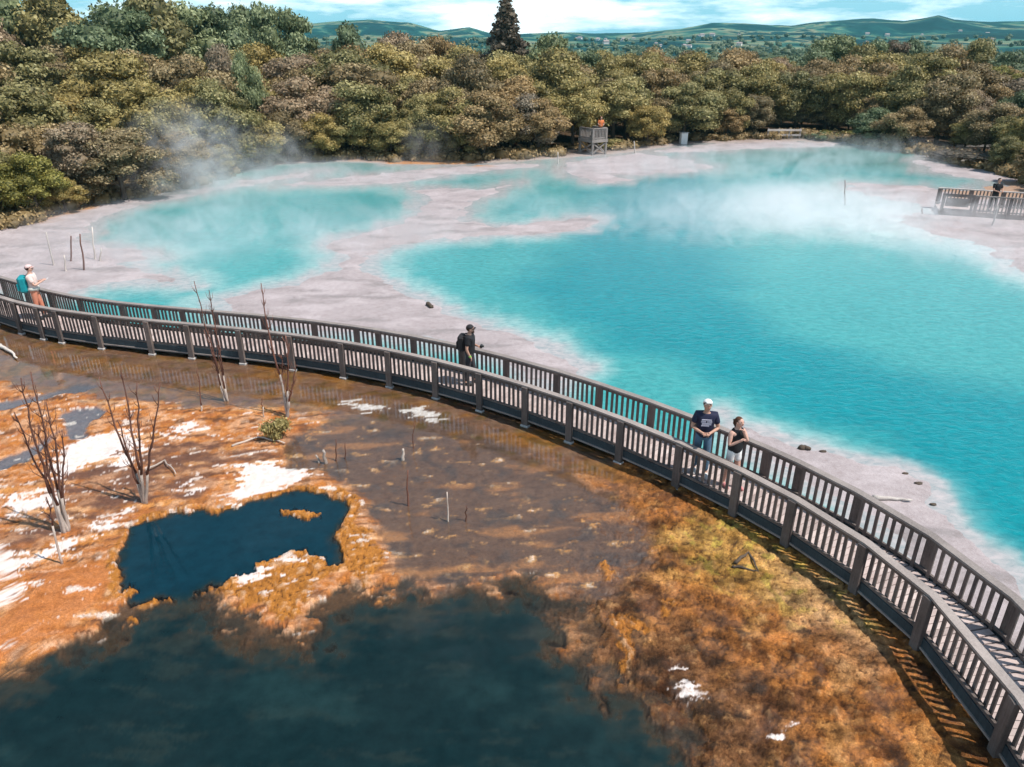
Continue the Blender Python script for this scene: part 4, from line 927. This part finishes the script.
for kind, h_, r_ in (('bushy',4.2,.13),('tall',5,.12),('conifer',5.6,.12),('shrub',.8,.05)):
    bm = bmesh.new(); tube(bm, [(0,0,-.3),(.03,0,h_*.3),(-.04,.03,h_*.65),(0,0,h_)], [r_*1.3,r_,r_*.7,r_*.2], 7)
    for i in range(6 if kind != 'shrub' else 4):
        a = i*2.4; z_ = h_*(.22+.1*i); l_ = (1.5 if kind != 'shrub' else .5)*(1-.08*i); tube(bm, [(0,0,z_),(l_*.5*math.cos(a),l_*.5*math.sin(a),z_+l_*.35),(l_*math.cos(a),l_*math.sin(a),z_+l_*.6)], [r_*.55,r_*.4,r_*.15], 5)
    bmesh.ops.recalc_face_normals(bm, faces=bm.faces); me = bpy.data.meshes.new('trunk'); bm.to_mesh(me); bm.free(); me.shade_smooth(); me.materials.append(M['bark']); TRUNK[kind] = me
for me in CROWN.values(): me.materials.append(M['leaf_brown'])
NTREE = [0]
def tree(name, kind, loc, sx, sz, mat, label, group=None, cat='tree', var=None):
    ks = [k for k in CROWN if k[0] == kind]; me = CROWN[var and (kind,var) or random.choice(ks)]
    root = empty(name, loc, random.uniform(0,6.28)); root.scale = (sx,sx,sz); tag(root, label, cat, group)
    o = bpy.data.objects.new('foliage' if kind == 'shrub' else 'crown', me); link(o, root); o.material_slots[0].link = 'OBJECT'; o.material_slots[0].material = M[mat]
    link(bpy.data.objects.new('stem' if kind == 'shrub' else 'trunk', TRUNK[kind]), root); NTREE[0] += 1; return root
def shore_v(u): return interp_px(SHORE, u)
CAPV = [(-150,40),(-60,42),(0,47),(60,48),(130,46),(180,62),(230,60),(270,40),(310,48),(340,40),(400,36),(450,46),(480,48),(520,48),(560,48),(620,50),(700,53),(760,56),(800,62),(850,62),(880,46),(940,50),(980,66),(1024,70),(1200,60)]
def z_at(v, Y): return H-Y*(S_*F+(v-CY)*C_)/(C_*F-(v-CY)*S_)
ROWS = [(1.6,3.3),(4.4,4.7),(8.0,5.9),(12.5,6.6),(18,7.2),(25,7.6),(34,8.0),(46,8.4)]
KN = {'leaf_brown':'rust-brown','leaf_olive':'olive-green','leaf_gold':'golden-olive','leaf_pink':'dry pinkish-grey','leaf_green':'deep green'}
ROWN = ['lowest at the water','second row from water','inside the bush belt','inside the bush belt','high in the bush','high in the bush','at the back of bush','at the back of bush']
for ri, (off, ht) in enumerate(ROWS):
    u = -130+random.uniform(0,30)
    while u < 1120:
        Y0 = at(u, shore_v(u)).y; Y = Y0+off+random.uniform(-1.2,1.2)*(1+.1*ri)
        if u > 760 and ri == 1: Y += 3
        hh = ht*random.uniform(.68,1.25)
        if u > 700 and ri < 2: hh *= .82
        if ri == 0 and 470 < u < 690: hh *= 1.25
        hh = min(hh, z_at(interp_px(CAPV,u)+random.uniform(-3,9), Y)); hh = max(hh, 2.2)
        if u > 955 and ri in (2,3,4): hh *= .72
        X = (u-CX)*Y/790
        zone = 'left' if u < 330 else ('middle' if u < 690 else 'right'); x_ = random.random()
        if zone == 'left': mt = 'leaf_brown' if x_ < .42 else 'leaf_olive' if x_ < .66 else 'leaf_gold' if x_ < .93 else 'leaf_pink'
        elif zone == 'middle': mt = 'leaf_brown' if x_ < .45 else 'leaf_olive' if x_ < .7 else 'leaf_gold' if x_ < .97 else 'leaf_pink'
        else: mt = 'leaf_brown' if x_ < .45 else 'leaf_olive' if x_ < .75 else 'leaf_gold' if x_ < .92 else 'leaf_pink' if x_ < .96 else 'leaf_green'
        sz = hh/5.6; sx = sz*random.uniform(.95,1.3) if ri > 0 else sz*random.uniform(1.1,1.5)
        step = 2.3*sx*random.uniform(1.25,1.75)*790/Y
        w_ = {'left':'above left shore','middle':'centre of far shore','right':'right of far shore'}[zone]
        skip = (560 < u < 622 and ri == 0) or (ri == 0 and 755 < u < 810) or (ri == 0 and 820 < u < 860) or (ri < 2 and -60 < u < 62) or (ri < 2 and 940 < u < 1000 and ri == 0)
        if not skip: tree('bushy_tree','bushy', (X,Y,.1+.05*ri), sx, sz, mt, f'{KN[mt]} bushy tree, {ROWN[ri]}, {w_}', 'bush belt trees round the lake')
        u += step
def special(name, kind, u, topv, Y, sx, mat, label, group=None, cat='tree', base=0.1):
    X = (u-CX)*Y/790; hh = z_at(topv, Y)-base; tot = 5.9 if kind != 'shrub' else 1.4; sz = hh/tot; tree(name, kind, (X,Y,base), sx, sz, mat, label, group, cat)
special('conifer','conifer',506,3,92,2.5,'leaf_dark','tall dark brown conifer standing alone above the bush against the sky')
special('broadleaf_tree','bushy',548,26,90,1.5,'leaf_green','pale green broad tree right beside the tall dark conifer')
special('broadleaf_tree','bushy',580,41,96,1.2,'leaf_green','lower dark green tree right of the pale green tree by the conifer')
special('broadleaf_tree','bushy',402,25,88,1.35,'leaf_pink','pinkish brown round-topped tree on the skyline left of the tall conifer')
special('broadleaf_tree','bushy',437,29,86,1.2,'leaf_brown','brown round tree on the skyline between the pinkish tree and the conifer')
special('broadleaf_tree','tall',353,22,84,1.2,'leaf_green','green tree on the skyline left of the pinkish round tree')
for u,tv,Y,sx,k_,m_,lb in ((-60,-12,88,1.9,'tall','leaf_green','tall green tree cut by the left edge of the skyline'),(-5,4,80,1.9,'tall','leaf_pink','dry greyish tall tree on the skyline at the far left'),(30,-10,86,1.9,'tall','leaf_green','tall pale-leaved green tree, first right of the dry grey tree at the left skyline'),(72,-14,84,2.0,'tall','leaf_olive','tall olive tree on the left skyline with its top out of the picture'),(128,-8,80,2.2,'bushy','leaf_green','broad grey-green tree on the left skyline right of the tall olive tree'),(165,-12,84,2.0,'tall','leaf_olive','tall olive tree right of the broad grey-green tree on the left skyline'),(198,-4,88,1.9,'tall','leaf_green','tall green tree in the middle of the left skyline group'),(228,4,90,1.6,'tall','leaf_green','green tree with narrow top right of the middle of the left skyline group'),(252,3,92,1.2,'tall','leaf_green','slim green tree left of the dark leafy tree on the skyline'),(272,-4,84,1.1,'tall','leaf_green','dark leafy green tree at the right end of the left skyline group'),(296,0,84,1.3,'bushy','leaf_green','dark green tree with side branches reaching right over the hill view')):
    special('tall_tree',k_,u,tv,Y,sx,m_,lb)
special('small_tree','bushy',247,47,62,.55,'leaf_green','small bluish-green round tree in front of the left skyline group')
special('small_tree','bushy',225,33,68,.8,'leaf_pink','pale pinkish tree among brown trees below the left skyline group')
for u,tv,Y,sx,k_,m_,lb in ((812,43,98,1.3,'bushy','leaf_green','low dark green tree left of the round pale tree on the right skyline'),(830,29,100,1.7,'bushy','leaf_green','large round pale green tree on the right skyline'),(852,37,98,1.3,'bushy','leaf_olive','olive tree touching the large round tree on the right skyline'),(868,36,104,1.0,'tall','leaf_green','slim green tree right of the olive tree on the right skyline'),(884,37,104,1.0,'tall','leaf_dark','dark slim tree in the right skyline row'),(902,38,104,1.0,'tall','leaf_green','last slim green tree of the right skyline row'),(968,37,96,1.1,'tall','leaf_olive','light olive tree on the skyline near the right edge'),(1000,45,92,1.4,'bushy','leaf_green','round green tree on the skyline near the right edge'),(1030,48,92,1.4,'bushy','leaf_green','green tree cut by the right edge of the picture'),(990,62,86,1.3,'bushy','leaf_lime','light lime-green low tree near the right edge'),(950,64,88,1.3,'bushy','leaf_olive','olive low tree left of the light lime-green tree near the right edge')):
    special('broadleaf_tree',k_,u,tv,Y,sx,m_,lb)
special('bushy_tree','bushy',8,150,39.0,.62,'leaf_lime','yellow-green bushy tree at the left edge close to the bank')
special('bushy_tree','bushy',38,172,40.5,.5,'leaf_gold','small golden-green bush-like tree right of the yellow-green tree at the left edge')
special('bushy_tree','bushy',70,116,43.5,.85,'leaf_pink','large dry pinkish-grey tree above the left bank')
special('bushy_tree','bushy',-35,140,40.0,.8,'leaf_olive','olive tree cut by the left edge above the bank')
special('bushy_tree','bushy',25,118,45.0,.9,'leaf_brown','rust-brown tree left of the large dry pinkish tree')
special('shrub','shrub',840,128,73,1.7,'leaf_lime','bright lime-green shrub on the far bank','', 'shrub')
special('shrub','shrub',866,112,74,1.0,'leaf_lime','tall yellowish shrub right of the bright lime shrub','', 'shrub')
special('shrub','shrub',822,131,72,1.0,'leaf_green','low green shrub left of the bright lime shrub','', 'shrub')
special('shrub','shrub',1005,150,57,2.6,'leaf_dark','dark shaded shrub at the right edge of the far bank','', 'shrub')
special('shrub','shrub',972,146,60,2.2,'leaf_dark','dark shrub just left of the shaded shrub on the right bank','', 'shrub')
special('shrub','shrub',572,141,66,1.3,'leaf_brown','brown shrub behind the stilts of the lookout','', 'shrub')
special('shrub','shrub',612,138,66,1.6,'leaf_olive','olive shrub right of the lookout','', 'shrub')
for o in list(COL.objects):
    if o.get('group') == '': del o['group']
b_ = at(279,440); tree('shrub','shrub',(b_.x,b_.y,0),.32,.5,'leaf_olive','small grey-green shrub in the brown flats at the foot of a dead tree',None,'shrub')
# undergrowth: nobody could count it
cs, rs = [], []
g_ = random.Random(5)
for u in np.arange(-140, 1130, 3.2):
    Y0 = at(u, shore_v(u)).y
    for _ in range(2):
        if 563 < u < 618 or 675 < u < 690 : continue
        Y = Y0+g_.uniform(.7,4.5); cs.append(((u-CX)*Y/790, Y, g_.uniform(.1,.35))); r_ = g_.uniform(.35,.8); rs.append((r_,r_,r_*.75))
me = cloud_mesh('undergrowth', cs, rs, 150, .12, seed=77); o = mesh_obj('undergrowth', me, M['leaf_brown']); tag(o, 'low brown scrub along the foot of the bush round the lake', 'undergrowth', kind='stuff')
# far woods on the plain and hill feet
cs, rs = [], []
for k in range(2400):
    az = g_.uniform(-.72,.72); r_ = 118+800*g_.random()**1.5; z_ = (hill_z(az,r_) if r_ > 300 else 0); q = g_.uniform(1.6,3.4); cs.append((r_*math.sin(az), r_*math.cos(az), z_+q*.55)); rs.append((q,q,q*.8))
me = cloud_mesh('far_wood', cs, rs, 4.0, .9, seed=78); o = mesh_obj('far_wood', me, M['leaf_green']); tag(o, 'distant green woodland filling the plain and the feet of the hills', 'woodland', kind='stuff')
# far houses
bm = bmesh.new(); bbox(bm,-5,5,-4,4,-2,3.2); bmesh.ops.recalc_face_normals(bm, faces=bm.faces); HW = bpy.data.meshes.new('wall'); bm.to_mesh(HW); bm.free(); HW.materials.append(pmat('pale_house_wall',(.72,.68,.64)))
bm = bmesh.new(); vs = [bm.verts.new(p) for p in ((-5.5,-4.6,3.21),(5.5,-4.6,3.21),(5.5,4.6,3.21),(-5.5,4.6,3.21),(-5.0,0,5.6),(5.0,0,5.6))]
for q in ((0,1,5,4),(2,3,4,5),(1,2,5),(3,0,4),(3,2,1,0)): bm.faces.new([vs[i] for i in q])
HR_ = bpy.data.meshes.new('roof'); bm.to_mesh(HR_); bm.free(); HR_.materials.append(pmat('grey_house_roof',(.33,.27,.26)))
for k in range(40):
    u = random.uniform(570,740) if k < 30 else random.uniform(860,1010); az = math.atan((u-CX)/F*C_); r_ = random.uniform(700,1300)
    h_ = tag(empty('house', (r_*math.sin(az), r_*math.cos(az), hill_z(az,r_)+.6), random.uniform(-.6,.6)), 'tiny pale house of the far town on the hill foot beyond the bush' if k < 30 else 'tiny pale house on the far hill foot near the right edge', 'house', 'houses of the far town' if k < 30 else 'far houses near the right edge')
    h_.scale = (random.uniform(.28,.55),)*3
    link(bpy.data.objects.new('wall', HW), h_); link(bpy.data.objects.new('roof', HR_), h_)

# ------------------------------------------------------------------ steam and haze
def steam_mat(dens):
    t = NT('steam'); oc = t.n('TexCoord').outputs['Object']; g = t.n('NewGeometry').outputs['Position']
    L = t.n('VectorMath', {0:oc}, operation='LENGTH').outputs['Value']; fall = t.mapr(L, .25, .97, 1, 0)
    f = t.n('TexNoise', {'Vector':t.n('Mapping', {'Vector':g,'Scale':(.55,.55,.6)}).outputs[0],'Scale':1.0,'Detail':4.0,'Roughness':.6,'Distortion':1.6}).outputs['Fac']
    f = t.mapr(f, .42, .70, 0, 1); d = t.math('MULTIPLY', t.math('MULTIPLY', fall, f), dens)
    v = t.n('VolumePrincipled', {'Color':(.97,.97,.98,1),'Density':d,'Anisotropy':.15}); t.t.links.new(v.outputs[0], t.out.inputs['Volume']); return t.m
for k, (u,v,z_,rx,ry,rz_,dn) in enumerate(((198,192,2.0,4.8,4,3.8,.42),(270,172,1.2,4,3,2.6,.28),(350,182,.5,11,4,1.2,.30),(120,262,.3,7,5,1.1,.22),(775,222,.4,11,7,1.9,.75),(880,226,.3,12,4,1.5,.5),(985,262,.2,6,3,.9,.5),(428,163,1.2,2.5,2,2.2,.3),(555,212,.3,5,4,.9,.3),(300,240,.4,11,7,1.5,.26),(170,235,.4,8,5,1.4,.30),(640,175,.4,12,4,1.6,.28),(690,235,.3,6,4,1.2,.3),(800,175,.5,12,4,1.8,.3),(230,205,1.0,7,3,2.0,.28),(850,165,.8,10,3,1.6,.25),(700,160,.4,10,3,.9,.2),(470,640,.2,1.6,1.2,.5,.10))):
    p = at(u,v); bm = bmesh.new(); ball(bm, (0,0,0), 1, 3)
    o = bm_obj('steam', bm, steam_mat(dn)); o.location = (p.x,p.y,z_); o.scale = (rx,ry,rz_); tag(o, 'wisp of white steam drifting low over the hot water', 'steam', 'steam wisps over the pools', 'stuff')
bm = bmesh.new(); bbox(bm, -3800,3800,-150,3600,-2,78)
t = NT('haze_air'); v = t.n('VolumePrincipled', {'Color':(.25,.80,.95,1),'Density':.00011,'Anisotropy':.0}); t.t.links.new(v.outputs[0], t.out.inputs['Volume'])
tag(bm_obj('haze', bm, t.m), 'thin bluish haze between the lake and the far hills', 'haze', kind='stuff')

# ------------------------------------------------------------------ sky, sun, camera
SUN = Vector((.56,-.21,1.0)).normalized(); el = math.asin(SUN.z); az = math.atan2(SUN.x, SUN.y)
wd = bpy.data.worlds.new('World'); SC.world = wd; wd.use_nodes = True; nt = wd.node_tree; nt.nodes.clear()
W = lambda typ, **kw: nt.nodes.new('ShaderNode'+typ)
sky = W('TexSky'); sky.sky_type = 'NISHITA'; sky.sun_disc = False; sky.sun_elevation = el; sky.sun_rotation = az; sky.air_density = 1.1; sky.dust_density = .6; sky.ozone_density = 2.0
tc = W('TexCoord'); mp = W('Mapping'); mp.inputs['Scale'].default_value = (3.0,3.0,16); nz_ = W('TexNoise'); nz_.inputs['Scale'].default_value = 1.6; nz_.inputs['Detail'].default_value = 6; nz_.inputs['Roughness'].default_value = .58
rp = W('ValToRGB'); rp.color_ramp.elements[0].position = .44; rp.color_ramp.elements[1].position = .60
mx = W('Mix'); mx.data_type = 'RGBA'; mx.inputs[7].default_value = (15.,16.2,16.6,1)
bg = W('Background'); bg.inputs['Strength'].default_value = .09; ow = W('OutputWorld')
L = nt.links.new; L(tc.outputs['Generated'], mp.inputs['Vector']); L(mp.outputs[0], nz_.inputs['Vector']); L(nz_.outputs['Fac'], rp.inputs['Fac']); 
sx_ = W('SeparateXYZ'); mr = W('MapRange'); mr.inputs[1].default_value = .10; mr.inputs[2].default_value = .32; mr.inputs[3].default_value = 1; mr.inputs[4].default_value = .12; ml = W('Math'); ml.operation = 'MULTIPLY'
L(tc.outputs['Generated'], sx_.inputs[0]); L(sx_.outputs['Z'], mr.inputs['Value']); L(rp.outputs['Color'], ml.inputs[0]); L(mr.outputs[0], ml.inputs[1]); L(ml.outputs[0], mx.inputs[0]); m2 = W('Mix'); m2.data_type = 'RGBA'; m2.inputs[7].default_value = (3.2,8.2,10.6,1); m3 = W('Math'); m3.operation = 'MULTIPLY'; m3.inputs[1].default_value = .75; L(mr.outputs[0], m3.inputs[0]); L(m3.outputs[0], m2.inputs[0]); L(sky.outputs[0], m2.inputs[6]); L(m2.outputs[2], mx.inputs[6]); L(mx.outputs[2], bg.inputs['Color']); L(bg.outputs[0], ow.inputs['Surface'])
sl_ = bpy.data.lights.new('sun','SUN'); sl_.energy = 4.6; sl_.angle = math.radians(.5); sl_.color = (1,.94,.87)
so = bpy.data.objects.new('sun', sl_); link(so); so.rotation_euler = SUN.to_track_quat('Z','Y').to_euler(); so.location = (30,-10,60)
cam = bpy.data.cameras.new('camera'); cam.sensor_fit = 'HORIZONTAL'; cam.sensor_width = 36; cam.lens = F/1024*36; cam.clip_end = 20000; cam.clip_start = .1
co = bpy.data.objects.new('camera', cam); link(co); co.location = (0,0,H); co.rotation_euler = (PI/2-TH,0,0); SC.camera = co
SC.view_settings.view_transform = 'Standard'; SC.view_settings.look = 'None'; SC.view_settings.exposure = .2; SC.view_settings.gamma = 1; SC.view_settings.use_curve_mapping = False
cy = SC.cycles; cy.use_denoising = True; cy.max_bounces = 8; cy.diffuse_bounces = 3; cy.glossy_bounces = 3; cy.transmission_bounces = 4; cy.volume_bounces = 5; cy.transparent_max_bounces = 10
cy.volume_step_rate = 2.0; cy.volume_max_steps = 96; cy.use_adaptive_sampling = True; cy.adaptive_threshold = .02; cy.caustics_reflective = False; cy.caustics_refractive = False
